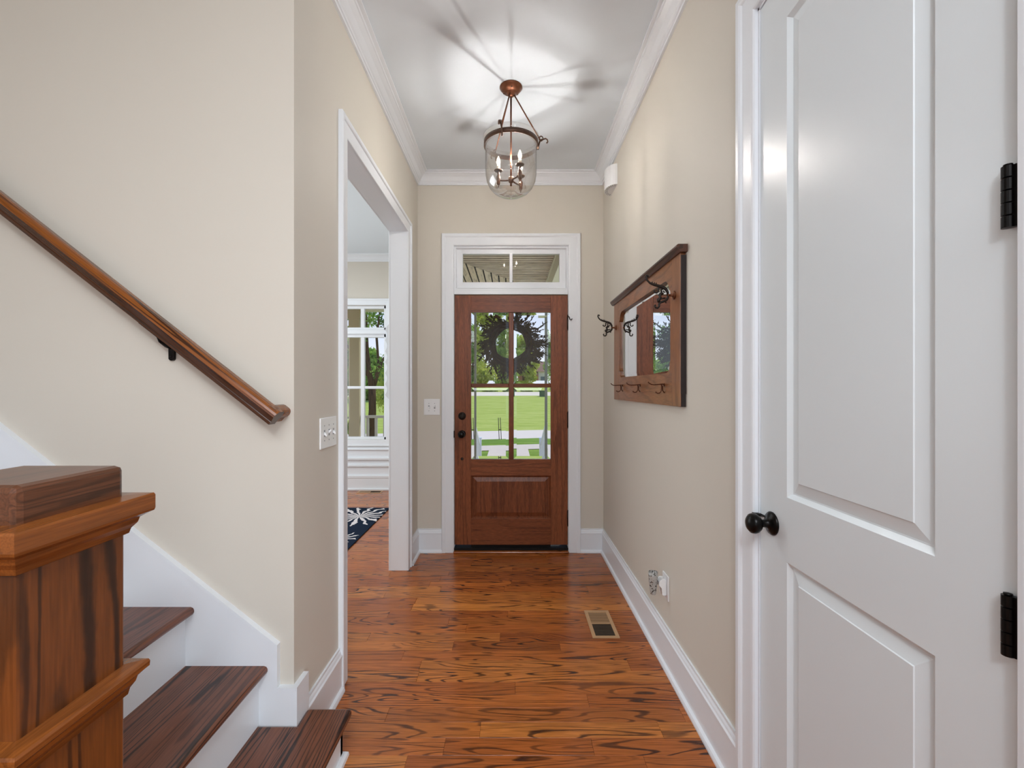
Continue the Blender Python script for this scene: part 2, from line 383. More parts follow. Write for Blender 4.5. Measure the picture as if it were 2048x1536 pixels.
# --- crown moulding
crown = [(0, 0), (0, -0.086), (0.012, -0.086), (0.014, -0.076), (0.020, -0.074), (0.022, -0.066), (0.030, -0.060), (0.046, -0.036), (0.066, -0.020), (0.072, -0.018), (0.074, -0.010), (0.084, -0.009), (0.092, -0.007), (0.092, 0)]
m = MB().sweep([(XR, 0.35, ZC), (XR, YB, ZC), (XL, YB, ZC), (XL, YS, ZC)], crown, (0, 0, 1))
struct('trim_1', m, M['trim'], 'white crown moulding around the hall ceiling', 'crown moulding')
m = MB().sweep([(XJ, YB+0.17, ZC), (XJ, YD, ZC), (-3.48, YD, ZC), (-3.48, 2.0, ZC)], crown, (0, 0, 1))
struct('trim_2', m, M['trim'], 'white crown moulding along the dining room ceiling', 'crown moulding')

# --- baseboards
base = [(0, 0), (0.030, 0), (0.030, 0.008), (0.026, 0.018), (0.017, 0.023), (0.016, 0.024), (0.016, 0.148), (0.0185, 0.150), (0.0185, 0.158), (0.014, 0.164), (0.012, 0.172), (0.008, 0.180), (0.008, 0.190), (0, 0.190)]
m = MB().sweep([(XR, 1.467, 0), (XR, YB, 0), (0.559, YB, 0)], base, (0, 0, 1))
struct('baseboard_right', m, M['trim'], 'tall white baseboard along the hall wall under the mirror rack', 'baseboard')
m = MB().sweep([(-0.556, YB, 0), (XL, YB, 0), (XL, 3.412, 0)], base, (0, 0, 1))
struct('baseboard_front', m, M['trim'], 'short white baseboard in the corner left of the front door', 'baseboard')
m = MB().sweep([(XL, 2.002, 0), (XL, 1.668, 0)], base, (0, 0, 1))
struct('baseboard_left', m, M['trim'], 'short white baseboard between the stairs and the dining room opening', 'baseboard')
# dining wainscot below the window
def strip(x0, x1, y, z0, z1, d): return (x0, x1, y-d, y, z0, z1, 0.002)
m = MB()
yw = YD
m.box(-3.48, XJ, yw-0.012, yw, 0.0, 0.56)
for (z0, z1, d) in ((0, 0.16, 0.03), (0.16, 0.19, 0.036), (0, 0.022, 0.045), (0.305, 0.325, 0.035), (0.325, 0.335, 0.028), (0.385, 0.395, 0.028), (0.395, 0.420, 0.038), (0.52, 0.535, 0.03)):
    m.box(-3.48, XJ, yw-d, yw-0.0115, z0, z1, 0.002)
struct('trim_3', m, M['trim'], 'white panelled wainscot under the dining room window', 'wainscot')

# --- casing of the dining opening
cas = [(0, 0), (0, 0.009), (0.003, 0.011), (0.060, 0.012), (0.062, 0.018), (0.066, 0.021), (0.080, 0.022), (0.085, 0.019), (0.085, 0)]
Z1 = 2.465
m = MB().sweep([(XL, 2.088, 0), (XL, 2.088, Z1), (XL, 3.325, Z1), (XL, 3.325, 0)], cas, (1, 0, 0), side=1)
oc = struct('trim_4', m, M['trim'], 'white casing framing the opening to the dining room', 'door casing')
MB().box(XJ-0.001, XL+0.001, 2.066, 2.088, 0, Z1+0.02).box(XJ-0.001, XL+0.001, 3.325, 3.347, 0, Z1+0.02).box(XJ-0.001, XL+0.001, 2.066, 3.347, Z1, Z1+0.02).build('jamb', M['trim'], oc)
MB().sweep([(XJ, 2.088, 0), (XJ, 2.088, Z1), (XJ, 3.325, Z1), (XJ, 3.325, 0)], cas, (-1, 0, 0), side=-1).build('far_casing', M['trim'], oc)

# --- front door surround
cas2 = [(0, 0), (0, 0.012), (0.004, 0.017), (0.012, 0.019), (0.066, 0.020), (0.072, 0.024), (0.076, 0.026), (0.094, 0.026), (0.098, 0.022), (0.098, 0)]
m = MB().sweep([(-0.460, YB, 0), (-0.460, YB, 2.472), (0.462, YB, 2.472), (0.462, YB, 0)], cas2, (0, -1, 0), side=1)
fd = struct('trim_5', m, M['trim'], 'white casing around the front door and its transom', 'door casing')
MB().box(-0.482, -0.459, YB-0.002, YB+0.16, 0, 2.51).box(0.461, 0.482, YB-0.002, YB+0.16, 0, 2.51).box(-0.482, 0.482, YB-0.002, YB+0.16, 2.47, 2.51).build('jamb', M['trim'], fd)
MB().box(-0.459, 0.461, YB-0.006, YB+0.16, 2.082, 2.118, 0.003).build('transom_bar', M['trim'], fd)
MB().box(-0.462, 0.463, YB-0.012, YB+0.13, 0.004, 0.034, 0.003).build('sill', M['ventdark'], fd)
MB().box(-0.462, 0.463, YB-0.045, YB-0.008, 0.0, 0.017, 0.006).build('threshold_strip', M['floor'], fd)

# --- transom window
t = empty('window_2', (0, YB, 2.1), 'two-pane transom window above the front door', 'window', kind='structure')
y0, y1 = YB+0.015, YB+0.05
gx, gz0, gz1 = 0.391, 2.186, 2.414
fr = MB()
fr.box(-0.459, -gx, y0, y1, 2.118, 2.47, 0.004).box(gx+0.002, 0.461, y0, y1, 2.118, 2.47, 0.004).box(-gx-0.01, gx+0.01, y0, y1, gz1, 2.47, 0.004).box(-gx-0.01, gx+0.01, y0, y1, 2.118, gz0, 0.004)
fr.build('sash', M['trim'], t)
MB().sweep([(-0.459, YB+0.0, 2.118), (-0.459, YB, 2.470), (0.461, YB, 2.470), (0.461, YB, 2.118)], [(0, 0), (0, 0.004), (-0.012, 0.004), (-0.020, -0.012), (-0.020, -0.02), (0, -0.02)], (0, -1, 0), closed=True).build('stop_moulding', M['trim'], t)
MB().box(-0.013, 0.013, y0-0.003, y1+0.003, gz0-0.005, gz1+0.005, 0.004).build('muntin', M['trim'], t)
for a, b_ in ((-gx, -0.013), (0.013, gx)):
    MB().box(a-0.004, b_+0.004, YB+0.030, YB+0.034, gz0-0.004, gz1+0.004).build('pane', M['wglass'], t)

# --- front door
D = empty('door_1', (0, YB, 0.036), 'mahogany front door with four glass lites over one raised panel', 'door', kind='structure')
dy0, dy1 = YB+0.006, YB+0.052
DX0, DX1, DZ0, DZ1 = -0.456, 0.459, 0.056, 2.078
LX0, LX1 = -0.324, 0.322; LZ0, LZ1 = 0.748, 1.940; PZ0, PZ1 = 0.268, 0.616
MB().box(DX0, LX0, dy0, dy1, DZ0, DZ1, 0.002).build('stile', M['maho_v'], D)
MB().box(LX1, DX1, dy0, dy1, DZ0, DZ1, 0.002).build('stile', M['maho_v'], D)
MB().box(LX0, LX1, dy0+0.0003, dy1, LZ1, DZ1, 0.0012).build('rail', M['maho_h'], D)
MB().box(LX0, LX1, dy0+0.0003, dy1, PZ1, LZ0, 0.0012).build('rail', M['maho_h'], D)
MB().box(LX0, LX1, dy0+0.0003, dy1, DZ0, PZ0, 0.0012).build('rail', M['maho_h'], D)
MB().box(LX0, LX1, dy0+0.02, dy1, DZ0-0.03, DZ0).build('sweep_strip', M['ventdark'], D)
# glazing stops around the lites
def lite(xa, xb, za, zb):
    st = MB().sweep([(xa, dy0, za), (xa, dy0, zb), (xb, dy0, zb), (xb, dy0, za)], [(0, 0), (-0.012, -0.010), (-0.012, -0.02), (0, -0.02)], (0, -1, 0), closed=True)
    return st
mxa, mxb, mza, mzb = -0.018, 0.022, 1.330, 1.362
MB().box(mxa, mxb, dy0+0.004, dy1-0.004, LZ0, LZ1, 0.005).build('muntin', M['maho_v'], D)
MB().box(LX0, mxa, dy0+0.006, dy1-0.006, mza, mzb, 0.005).build('muntin', M['maho_h'], D)
MB().box(mxb, LX1, dy0+0.006, dy1-0.006, mza, mzb, 0.005).build('muntin', M['maho_h'], D)
for (xa, xb) in ((LX0, mxa), (mxb, LX1)):
    for (za, zb) in ((LZ0, mza), (mzb, LZ1)):
        # bevelled plate glass: flat field, sloped edges
        yb_, yf, ye, bw = dy0+0.028, dy0+0.020, dy0+0.024, 0.024
        v = [(xa, yb_, za), (xb, yb_, za), (xb, yb_, zb), (xa, yb_, zb),
             (xa, ye, za), (xb, ye, za), (xb, ye, zb), (xa, ye, zb),
             (xa+bw, yf, za+bw), (xb-bw, yf, za+bw), (xb-bw, yf, zb-bw), (xa+bw, yf, zb-bw)]
        f = [(0, 1, 2, 3), (8, 9, 10, 11)]
        for s_ in (0, 4):
            for i in range(4): j = (i+1) % 4; f.append((s_+i, s_+j, s_+4+j, s_+4+i))
        MB().add(v, f).build('pane', M['bevelglass'], D)
# raised panel
def raised(xa, xb, za, zb, yface, stick=0.012, sdep=0.014, bev=0.032, up=0.010, mat=None, parent=None, name='panel', ax='y', sgn=1):
    rings = [(0, 0), (stick, sdep), (stick+0.004, sdep), (stick+0.004+bev, sdep-up), (stick+0.006+bev, sdep-up-0.002)]
    vs = []; fs = []
    for ins, d in rings:
        for (a, b_) in ((xa+ins, za+ins), (xb-ins, za+ins), (xb-ins, zb-ins), (xa+ins, zb-ins)):
            vs.append((a, yface+sgn*d, b_) if ax == 'y' else (yface+sgn*d, a, b_))
    for r in range(len(rings)-1):
        for i in range(4):
            j = (i+1) % 4; fs.append((r*4+i, r*4+j, r*4+4+j, r*4+4+i))
    n = (len(rings)-1)*4; fs.append((n, n+1, n+2, n+3))
    bk = len(vs)
    for (a, b_) in ((xa, za), (xb, za), (xb, zb), (xa, zb)):
        vs.append((a, yface+sgn*0.034, b_) if ax == 'y' else (yface+sgn*0.034, a, b_))
    fs.append((bk, bk+1, bk+2, bk+3))
    for i in range(4): j = (i+1) % 4; fs.append((i, j, bk+j, bk+i))
    return MB().add(vs, fs).build(name, mat, parent)
raised(LX0, LX1, PZ0, PZ1, dy0, mat=M['maho_v'], parent=D)
# hardware
kx = (924-CXP)*3.7/F
db = MB().lathe([(0.0, -0.002), (0.031, -0.002), (0.031, 0.006), (0.027, 0.012), (0.020, 0.014), (0.019, 0.020), (0.010, 0.022), (0, 0.022)], (kx, dy0, 1.33-57*3.7/F), (0, -1, 0)).build('deadbolt', M['blackiron'], D)
MB().box(kx-0.004, kx+0.004, dy0-0.038, dy0-0.02, 1.33-57*3.7/F-0.016, 1.33-57*3.7/F+0.016, 0.003).build('thumbturn', M['blackiron'], db)
kz = 1.33-93*3.7/F
kn = MB().lathe([(0, -0.002), (0.030, -0.002), (0.030, 0.005), (0.024, 0.009), (0.012, 0.012), (0.010, 0.034), (0.014, 0.038)], (kx, dy0, kz), (0, -1, 0)).build('door_knob', M['black'], D)
e = MB().lathe([(0, 0.034), (0.014, 0.036), (0.024, 0.044), (0.029, 0.054), (0.027, 0.064), (0.018, 0.072), (0, 0.075)], (kx, dy0, kz), (0, -1, 0)).build('knob_ball', M['black'], kn)
MB().lathe([(0, -0.001), (0.012, -0.001), (0.010, 0.004), (0, 0.004)], (kx, dy0, 1.33-143*3.7/F), (0, -1, 0)).build('bolt_hole', M['blackiron'], D)
MB().box(-0.460, -0.455, YB-0.028, YB-0.002, kz-0.028, kz+0.028, 0.002).build('strike_lip', M['blackiron'], D)
for za, zb in ((1.80, 1.91), (1.008, 1.128), (0.215, 0.332)):
    h = MB().lathe([(0.0, 0), (0.0065, 0.001), (0.0065, zb-za), (0, zb-za+0.001)], (0.4595, YB-0.0, za), (0, 0, 1), 12).build('hinge', M['blackiron'], D)
    for zt in (za-0.004, zb+0.004): MB().lathe([(0, -0.005), (0.004, -0.003), (0.004, 0.003), (0, 0.005)], (0.4595, YB, zt), (0, 0, 1), 10).build('finial', M['blackiron'], h)
# small hook charm on the upper hinge
MB().tube([(0.462, YB-0.012, 1.905), (0.468, YB-0.03, 1.893), (0.472, YB-0.032, 1.878), (0.482, YB-0.032, 1.870), (0.490, YB-0.032, 1.882)], 0.004, 8).build('door_stop_pin', M['blackiron'], D)

# --- dining window
Wn = empty('window_1', (WX0, YD, WZ0), 'tall white divided window with transom in the dining room', 'window', kind='structure')
m = MB().sweep([(WX0, YD, WZ0), (WX0, YD, WZ1), (WX1, YD, WZ1), (WX1, YD, WZ0)], [(0, 0), (0, 0.012), (0.004, 0.016), (0.06, 0.018), (0.064, 0.026), (0.082, 0.026), (0.086, 0)], (0, -1, 0), closed=True)
m.build('window_frame', M['trim'], Wn)
m = MB()
for (a, b_, z0, z1) in ((WX0, WX0+0.045, WZ0, WZ1), (WX1-0.035, WX1, WZ0, WZ1), (WX0, WX1, WZ1-0.04, WZ1), (WX0, WX1, WZ0, WZ0+0.035), (WX0, WX1, 1.985, 2.115)):
    m.box(a, b_, YD+0.03, YD+0.09, z0, z1, 0.004)
m.build('sash', M['trim'], Wn)
MB().box(WX0, WX1, YD-0.004, YD+0.04, 2.025, 2.08, 0.006).build('mullion_rail', M['trim'], Wn)
for xm in (-1.967, -2.31):
    MB().box(xm, xm+0.05, YD+0.035, YD+0.085, WZ0+0.03, WZ1-0.03, 0.006).build('muntin', M['trim'], Wn)
MB().box(WX0+0.03, WX1-0.03, YD+0.04, YD+0.08, 1.312, 1.348, 0.006).build('muntin', M['trim'], Wn)
xs = [WX0+0.045, -2.31, -2.26, -1.967, -1.917, WX1-0.035]
for i in range(0, 6, 2):
    for (z0, z1) in ((WZ0+0.035, 1.312), (1.348, 1.985), (2.115, WZ1-0.04)):
        MB().box(xs[i]-0.003, xs[i+1]+0.003, YD+0.056, YD+0.06, z0-0.003, z1+0.003).build('pane', M['wglass'], Wn)
# --- unseen window openings added behind the camera for the fill lamps
for nw, (xa, xb, lb) in enumerate(((-3.2, -1.0, 'added unseen rear window opening for the fill lamp by the stairs'), (1.2, 3.4, 'added unseen rear window opening for the fill lamp behind the closet'))):
    R = empty('window_%d' % (nw+3), (xa, -3.54, 0.55), lb, 'window', kind='structure')
    m = MB().sweep([(xa, -3.48, 0.55), (xa, -3.48, 2.95), (xb, -3.48, 2.95), (xb, -3.48, 0.55)], [(0, 0), (0, 0.02), (-0.05, 0.02), (-0.05, -0.1), (0, -0.1)], (0, 1, 0), closed=True, side=-1)
    m.build('window_frame', M['trim'], R)
    for xm in (xa+0.75, xa+1.45): MB().box(xm-0.02, xm+0.02, -3.56, -3.52, 0.56, 2.94).build('muntin', M['trim'], R)

# --- closet door on the right
CD = empty('door_2', (XR, 1.0, 0.0), 'white two-panel closet door with black knob and hinges', 'door', kind='structure')
cy0, cy1, cz1 = 0.676, 1.374, 2.464; fx = XR+0.002; bx = fx+0.036
sy0, sy1 = 0.809, 1.244; UP0, UP1 = 1.031, 2.338; LP0, LP1 = 0.235, 0.855
MB().box(fx, bx, cy0, sy0, 0.012, cz1).build('stile', M['cdoor'], CD)
MB().box(fx, bx, sy1, cy1, 0.012, cz1).build('stile', M['cdoor'], CD)
for z0, z1 in ((UP1, cz1), (LP1, UP0), (0.012, LP0)): MB().box(fx, bx, sy0, sy1, z0, z1).build('rail', M['cdoor'], CD)
for z0, z1 in ((UP0, UP1), (LP0, LP1)):
    raised(sy0, sy1, z0, z1, fx, stick=0.011, sdep=0.011, bev=0.030, up=0.007, mat=M['cdoor'], parent=CD, ax='x', sgn=1)
KY, KZ = 1.313, 0.940
kn = MB().lathe([(0, -0.001), (0.033, -0.001), (0.034, 0.003), (0.031, 0.007), (0.022, 0.011), (0.015, 0.014), (0.012, 0.020), (0.011, 0.028), (0.013, 0.033), (0.013, 0.036)], (fx, KY, KZ), (-1, 0, 0), 32).build('door_knob', M['black'], CD)
MB().lathe([(0, 0.032), (0.013, 0.033), (0.021, 0.038), (0.027, 0.046), (0.029, 0.054), (0.027, 0.062), (0.019, 0.069), (0.008, 0.072), (0, 0.0725)], (fx, KY, KZ), (-1, 0, 0), 32).build('knob_ball', M['black'], kn)
MB().lathe([(0, -0.002), (0.026, -0.002), (0.026, 0.002), (0, 0.002)], (fx+0.004, 1.377, KZ+0.01), (0, 0, 1), 20).build('strike_lip', M['black'], CD)
for z0, z1 in ((1.567, 1.661), (0.929, 1.021)):
    h = MB()
    n = 5; dz = (z1-z0)/n
    for i in range(n): h.lathe([(0.0, 0.0002), (0.0078, 0.0011), (0.0078, dz-0.0011), (0, dz-0.0002)], (fx-0.008, 0.683, z0+i*dz), (0, 0, 1), 18, False)
    h.lathe([(0, 0), (0.0055, 0.001), (0.0055, 0.003), (0, 0.004)], (fx-0.008, 0.683, z1-0.001), (0, 0, 1), 12)
    h = h.build('hinge', M['black'], CD)
    MB().box(fx-0.008, fx+0.006, 0.672, 0.681, z0+0.001, z1-0.001, 0.001).build('hinge_leaf', M['black'], h)
m = MB().sweep([(XR, 1.384, 0), (XR, 1.384, 2.474), (XR, 0.666, 2.474), (XR, 0.666, 0)], [(0, 0), (0, 0.011), (0.004, 0.015), (0.012, 0.016), (0.062, 0.017), (0.066, 0.022), (0.072, 0.026), (0.088, 0.026), (0.093, 0.022), (0.093, 0)], (-1, 0, 0), side=1)
cc = struct('trim_6', m, M['trim'], 'white casing around the closet door', 'door casing')
MB().box(XR-0.001, XR+0.05, 1.3765, 1.386, 0, 2.476).box(XR-0.001, XR+0.05, 0.664, 0.6735, 0, 2.476).box(XR-0.001, XR+0.05, 0.666, 1.384, 2.467, 2.476).build('jamb', M['trim'], cc)

# ================================================================== STAIRS
ST = empty('staircase', (-0.86, 1.1, 0), 'white-risered staircase with dark stained oak treads', 'staircase')
tops = [0.168+0.2033*i for i in range(7)]
noses = [-0.575, -0.838]+[-0.838-0.253*i for i in range(1, 6)]
YN = 0.56; YSK = 1.575
mb = MB().poly([(-0.575, 0.40), (-0.575, 1.660), (-0.737, 1.660), (-0.737, YSK), (-0.885, YSK), (-0.885, 0.40)], 'z', 0.138, 0.168, 0.011)
mb.build('tread', M['tread'], ST)
for i in range(1, 7):
    pts = [(-0.012, 0), (-0.004, -0.003), (0, -0.010), (0, -0.018), (-0.004, -0.025), (-0.012, -0.028), (-0.292, -0.028), (-0.292, 0)]
    MB().poly([(noses[i]+p[0], tops[i]+p[1]) for p in pts], 'y', YN, YSK).build('tread', M['tread'], ST)
MB().box(-0.622, -0.604, 0.42, 1.640, 0, 0.138).box(-0.76, -0.604, 1.622, 1.640, 0, 0.138).build('riser', M['trim'], ST)
for i in range(1, 7):
    MB().box(noses[i]-0.046, noses[i]-0.030, YN+0.02, YSK, tops[i-1], tops[i]-0.028).build('riser', M['trim'], ST)
MB().sweep([(-0.604, 0.42, 0), (-0.604, 1.640, 0), (-0.735, 1.640, 0)], [(0, 0), (0.018, 0), (0.016, 0.012), (0.008, 0.019), (0, 0.02)], (0, 0, 1), side=-1).build('shoe_moulding', M['trim'], ST)
zs = lambda x: 0.4435+(-0.804-x)*0.786
sk = MB().poly([(-0.737, 0.0), (-0.737, 0.296), (-0.804, 0.296), (-0.804, 0.4435), (-2.6, zs(-2.6)), (-2.6, 0.0)], 'y', YSK, YS).box(-0.756, -0.737, YS, 1.668, 0, 0.296)
sk = sk.build('skirt_board', M['trim'], ST)
MB().sweep([(-0.740, YSK, 0.296), (-0.804, YSK, 0.296), (-0.804, YSK, 0.4435), (-2.6, YSK, zs(-2.6))], [(0, 0), (-0.011, 0), (-0.011, 0.0025), (0, 0.0025)], (0, -1, 0), side=-1).build('bead', M['trim'], sk)
# outer stringer under the open side
MB().poly([(-0.81, 0), (-0.81, 0.13), (-2.55, zs(-2.55)-0.30), (-2.55, 0)], 'y', YN+0.02, YN+0.05).build('stringer', M['trim'], ST)

# newel post
NX1, NY0, NY1 = -0.635, 0.587, 0.752; NX0 = NX1-0.165
NP = empty('newel_post', ((NX0+NX1)/2, (NY0+NY1)/2, 0.168), 'chunky square stained-oak newel post at the foot of the stairs', 'newel post')
MB().box(NX0, NX1, NY0, NY1, 0.168, 0.850, 0.004).build('lower_shaft', M['newel_v'], NP)
MB().box(NX0, NX1, NY0, NY1, 0.850, 1.120, 0.004).build('upper_shaft', M['newel_v'], NP)
cap = MB().box(NX0, NX1, NY0, NY1, 1.140, 1.203, 0.009).build('cap_block', M['newel_y'], NP)
sq = [(NX0, NY0), (NX1, NY0), (NX1, NY1), (NX0, NY1)]
def ringpts(z): return [(a, b_, z) for a, b_ in sq]
MB().sweep(ringpts(0), [(-0.004, 1.086), (0.004, 1.090), (0.006, 1.098), (0.012, 1.106), (0.014, 1.114), (0.020, 1.118), (0.0275, 1.122), (0.0285, 1.126), (0.0285, 1.148), (0.0270, 1.1515), (-0.004, 1.153)], (0, 0, 1), closed=True, side=-1).build('cap_moulding', M['newel_t'], NP)
MB().sweep(ringpts(0), [(-0.004, 0.822), (0.003, 0.824), (0.005, 0.834), (0.010, 0.842), (0.012, 0.850), (0.018, 0.856), (0.023, 0.860), (0.0235, 0.868), (0.022, 0.872), (-0.004, 0.876)], (0, 0, 1), closed=True, side=-1).build('band_moulding', M['newel_t'], NP)

# handrail on the wall
th = math.radians(38.1); ca, sa = math.cos(th), math.sin(th)
HR = empty('handrail', (-0.76, 1.488, 1.249), 'sloping stained-oak handrail fixed to the stair wall', 'handrail')
Mr = Matrix(((-ca, 0, sa, 0), (0, -1, 0, 0), (sa, 0, ca, 0), (0, 0, 0, 1)))
prof = [(0.0, -0.021), (0.0015, -0.014), (0.005, -0.0075), (0.012, -0.002), (0.020, 0), (0.038, 0), (0.046, -0.002), (0.052, -0.008), (0.055, -0.018), (0.053, -0.027), (0.047, -0.036), (0.046, -0.052), (0.008, -0.052), (0.0065, -0.042), (0.008, -0.0395), (0.006, -0.034), (0.003, -0.027)]
RL = 2.35; vs = []; fs = []; k = len(prof)
for xx in (0.0, RL):
    for (a, b_) in prof: vs.append((xx, -a, b_))
for i in range(k): j = (i+1) % k; fs.append((i, j, k+j, k+i))
fs.append(tuple(range(k))); fs.append(tuple(range(k, 2*k))[::-1])
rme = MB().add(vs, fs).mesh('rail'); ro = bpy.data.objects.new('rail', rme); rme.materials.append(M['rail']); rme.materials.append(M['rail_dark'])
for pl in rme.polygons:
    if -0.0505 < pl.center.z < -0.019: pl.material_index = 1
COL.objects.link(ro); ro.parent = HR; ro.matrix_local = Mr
vs = []; k2 = len(prof)
# return to the wall: same section turned a quarter
rp_ = [(0.050-a*0.9, b_) for a, b_ in prof]
vs = [(a, yv, b_) for yv in (-0.008, -0.1055) for a, b_ in rp_]
rme = MB().add(vs, fs).mesh('wall_return'); ro = bpy.data.objects.new('wall_return', rme); rme.materials.append(M['rail']); COL.objects.link(ro); ro.parent = HR; ro.matrix_local = Mr
bxp = -1.176
br = MB().tube([(bxp, 1.586, 1.470), (bxp, 1.560, 1.474), (bxp, 1.536, 1.486), (bxp, 1.522, 1.510)], [0.0085, 0.008, 0.0075, 0.007], 10)
br.poly([(bxp+0.0105*math.cos(a)*1.0, (1.433 if math.sin(a) < 0 else 1.490)+0.0105*math.sin(a)) for a in np.linspace(0, 2*PI, 17)[:-1]], 'y', 1.594, 1.582, 0.002)
br.lathe([(0, 0), (0.004, 0.0), (0.003, 0.002), (0, 0.003)], (bxp, 1.582, 1.438), (0, -1, 0), 10)
br = br.build('bracket', M['black'], HR)
zr = lambda x: 1.249+(-0.76-x)*math.tan(th)-0.052/ca
MB().poly([(bxp+0.03, zr(bxp+0.03)), (bxp-0.05, zr(bxp-0.05)), (bxp-0.05, zr(bxp-0.05)-0.006), (bxp+0.03, zr(bxp+0.03)-0.006)], 'y', 1.505, 1.532).build('saddle', M['black'], br)

# ================================================================== LANTERN
PX, PY = 0.0, 2.62
PL = empty('pendant_lantern', (PX, PY, 2.42), 'clear glass bell-jar pendant lantern with copper canopy and three lit candles', 'pendant light')
cn = MB().lathe([(0, 0.0), (0.064, 0.0), (0.065, -0.006), (0.060, -0.010), (0.058, -0.014), (0.050, -0.024), (0.036, -0.030), (0.028, -0.032), (0.024, -0.040), (0.016, -0.052), (0.007, -0.056), (0, -0.056)], (PX, PY, ZC), n=40).build('canopy', M['copper'], PL)
for a in (0.6, 2.7, 4.8): MB().lathe([(0, -0.028), (0.004, -0.027), (0.004, -0.031), (0, -0.033)], (PX+0.046*math.cos(a), PY+0.046*math.sin(a), ZC+0.004), n=8).build('canopy_screw', M['black'], cn)
MB().lathe([(0, 0), (0.005, 0), (0.005, 0.49), (0, 0.49)], (PX, PY, 2.515), n=12).build('stem', M['copper'], PL)
RR = 0.1515; ZB = 2.722
MB().lathe([(RR, -0.013), (RR+0.004, -0.013), (RR+0.004, 0.013), (RR, 0.013), (RR, -0.013)], (PX, PY, ZB), n=48).build('ring_band', M['lbronze'], PL)
for ang in (math.radians(-2), math.radians(125), math.radians(252)):
    c_, s_ = math.cos(ang), math.sin(ang)
    def P(r, z): return (PX+r*c_, PY+r*s_, z)
    MB().tube([P(0.018, 3.005), P(0.093, 2.8735), P(0.168, 2.742)], 0.0038, 8).build('support_rod', M['copper'], PL)
    pts = [P(RR+0.004, 2.690), P(RR+0.006, 2.712), P(RR+0.012, 2.735), P(RR+0.022, 2.746), P(RR+0.034, 2.748), P(RR+0.046, 2.752), P(RR+0.056, 2.745), P(RR+0.058, 2.733), P(RR+0.052, 2.726)]
    MB().tube(pts, [0.004, 0.005, 0.005, 0.005, 0.0045, 0.004, 0.004, 0.0045, 0.005], 8).build('hook', M['lbronze'], PL)
    ring = [P(RR+0.020+0.011*math.cos(q), 2.752+0.014*math.sin(q)) for q in np.linspace(0, 2*PI, 13)]
    MB().tube(ring, 0.003, 6).build('ring_loop', M['lbronze'], PL)
outer = [(0.001, 0.0), (0.035, 0.004), (0.070, 0.014), (0.100, 0.031), (0.124, 0.057), (0.139, 0.090), (0.1455, 0.125), (0.147, 0.17), (0.147, 0.24), (0.1475, 0.30), (0.150, 0.318), (0.156, 0.332), (0.1605, 0.340)]
jp = outer + [(0.1590, 0.3415), (0.1545, 0.333), (0.1485, 0.319), (0.146, 0.30), (0.1455, 0.24), (0.1455, 0.17), (0.144, 0.125), (0.1375, 0.091), (0.1225, 0.0585), (0.099, 0.033), (0.0695, 0.016), (0.035, 0.006), (0.001, 0.002)]
MB().lathe(jp, (PX, PY, 2.42), n=64).build('glass_jar', M['jar'], PL)
MB().lathe([(0, -0.030), (0.005, -0.028), (0.007, -0.022), (0.004, -0.016), (0.010, -0.010), (0.015, -0.002), (0.016, 0.018), (0.012, 0.024), (0.005, 0.028), (0, 0.028)], (PX, PY, 2.512), n=20).build('hub', M['lbronze'], PL)
BULBS = []
for (dx, dy) in ((-0.072, 0.004), (0.050, -0.066), (0.057, 0.074)):
    ax_, ay_ = PX+dx, PY+dy
    ar = MB().tube([(PX, PY, 2.517), (PX+dx*0.5, PY+dy*0.5, 2.515), (ax_, ay_, 2.517)], 0.0045, 8)
    ar.lathe([(0, -0.042), (0.004, -0.038), (0.003, -0.030), (0.008, -0.024), (0.011, -0.016), (0.010, -0.006), (0.012, 0.004), (0.0125, 0.020), (0.008, 0.030), (0.006, 0.036), (0.009, 0.044), (0.005, 0.050), (0, 0.05)], (ax_, ay_, 2.517), n=16)
    ar = ar.build('candle_arm', M['lbronze'], PL)
    MB().lathe([(0, 0), (0.010, 0.0), (0.022, 0.004), (0.0255, 0.009), (0.022, 0.008), (0, 0.006)], (ax_, ay_, 2.566), n=24).build('drip_pan', M['lbronze'], ar)
    MB().lathe([(0, 0), (0.0088, 0), (0.0088, 0.032), (0, 0.032)], (ax_, ay_, 2.573), n=16).build('candle_sleeve', M['candle'], ar)
    MB().lathe([(0, 0), (0.006, 0.001), (0.0105, 0.010), (0.0118, 0.018), (0.0095, 0.030), (0.005, 0.042), (0.0015, 0.050), (0, 0.052)], (ax_, ay_, 2.606), n=16).build('bulb', M['bulb'], ar)
    MB().lathe([(0, 0), (0.0032, 0.001), (0.0036, 0.010), (0.0022, 0.022), (0, 0.024)], (ax_, ay_, 2.615), n=10).build('filament', M['filament'], ar)

# ================================================================== MIRROR RACK
fxm = 0.724; MY0, MY1, MZ0, MZ1 = 1.957, 3.214, 1.247, 1.906
GY0, GY1, GZ0, GZ1 = 2.080, 3.065, 1.397, 1.828
MRK = empty('mirror_rack', (XR, (MY0+MY1)/2, MZ0), 'antique oak hall mirror with coat hooks on the right wall', 'hall mirror')
bk = XR-0.001
MB().box(fxm, bk, MY0, GY0-0.02, MZ0, MZ1, 0.0015).build('stile', M['qoak_v'], MRK)
MB().box(fxm, bk, GY1+0.02, MY1, MZ0, MZ1, 0.0015).build('stile', M['qoak_v'], MRK)
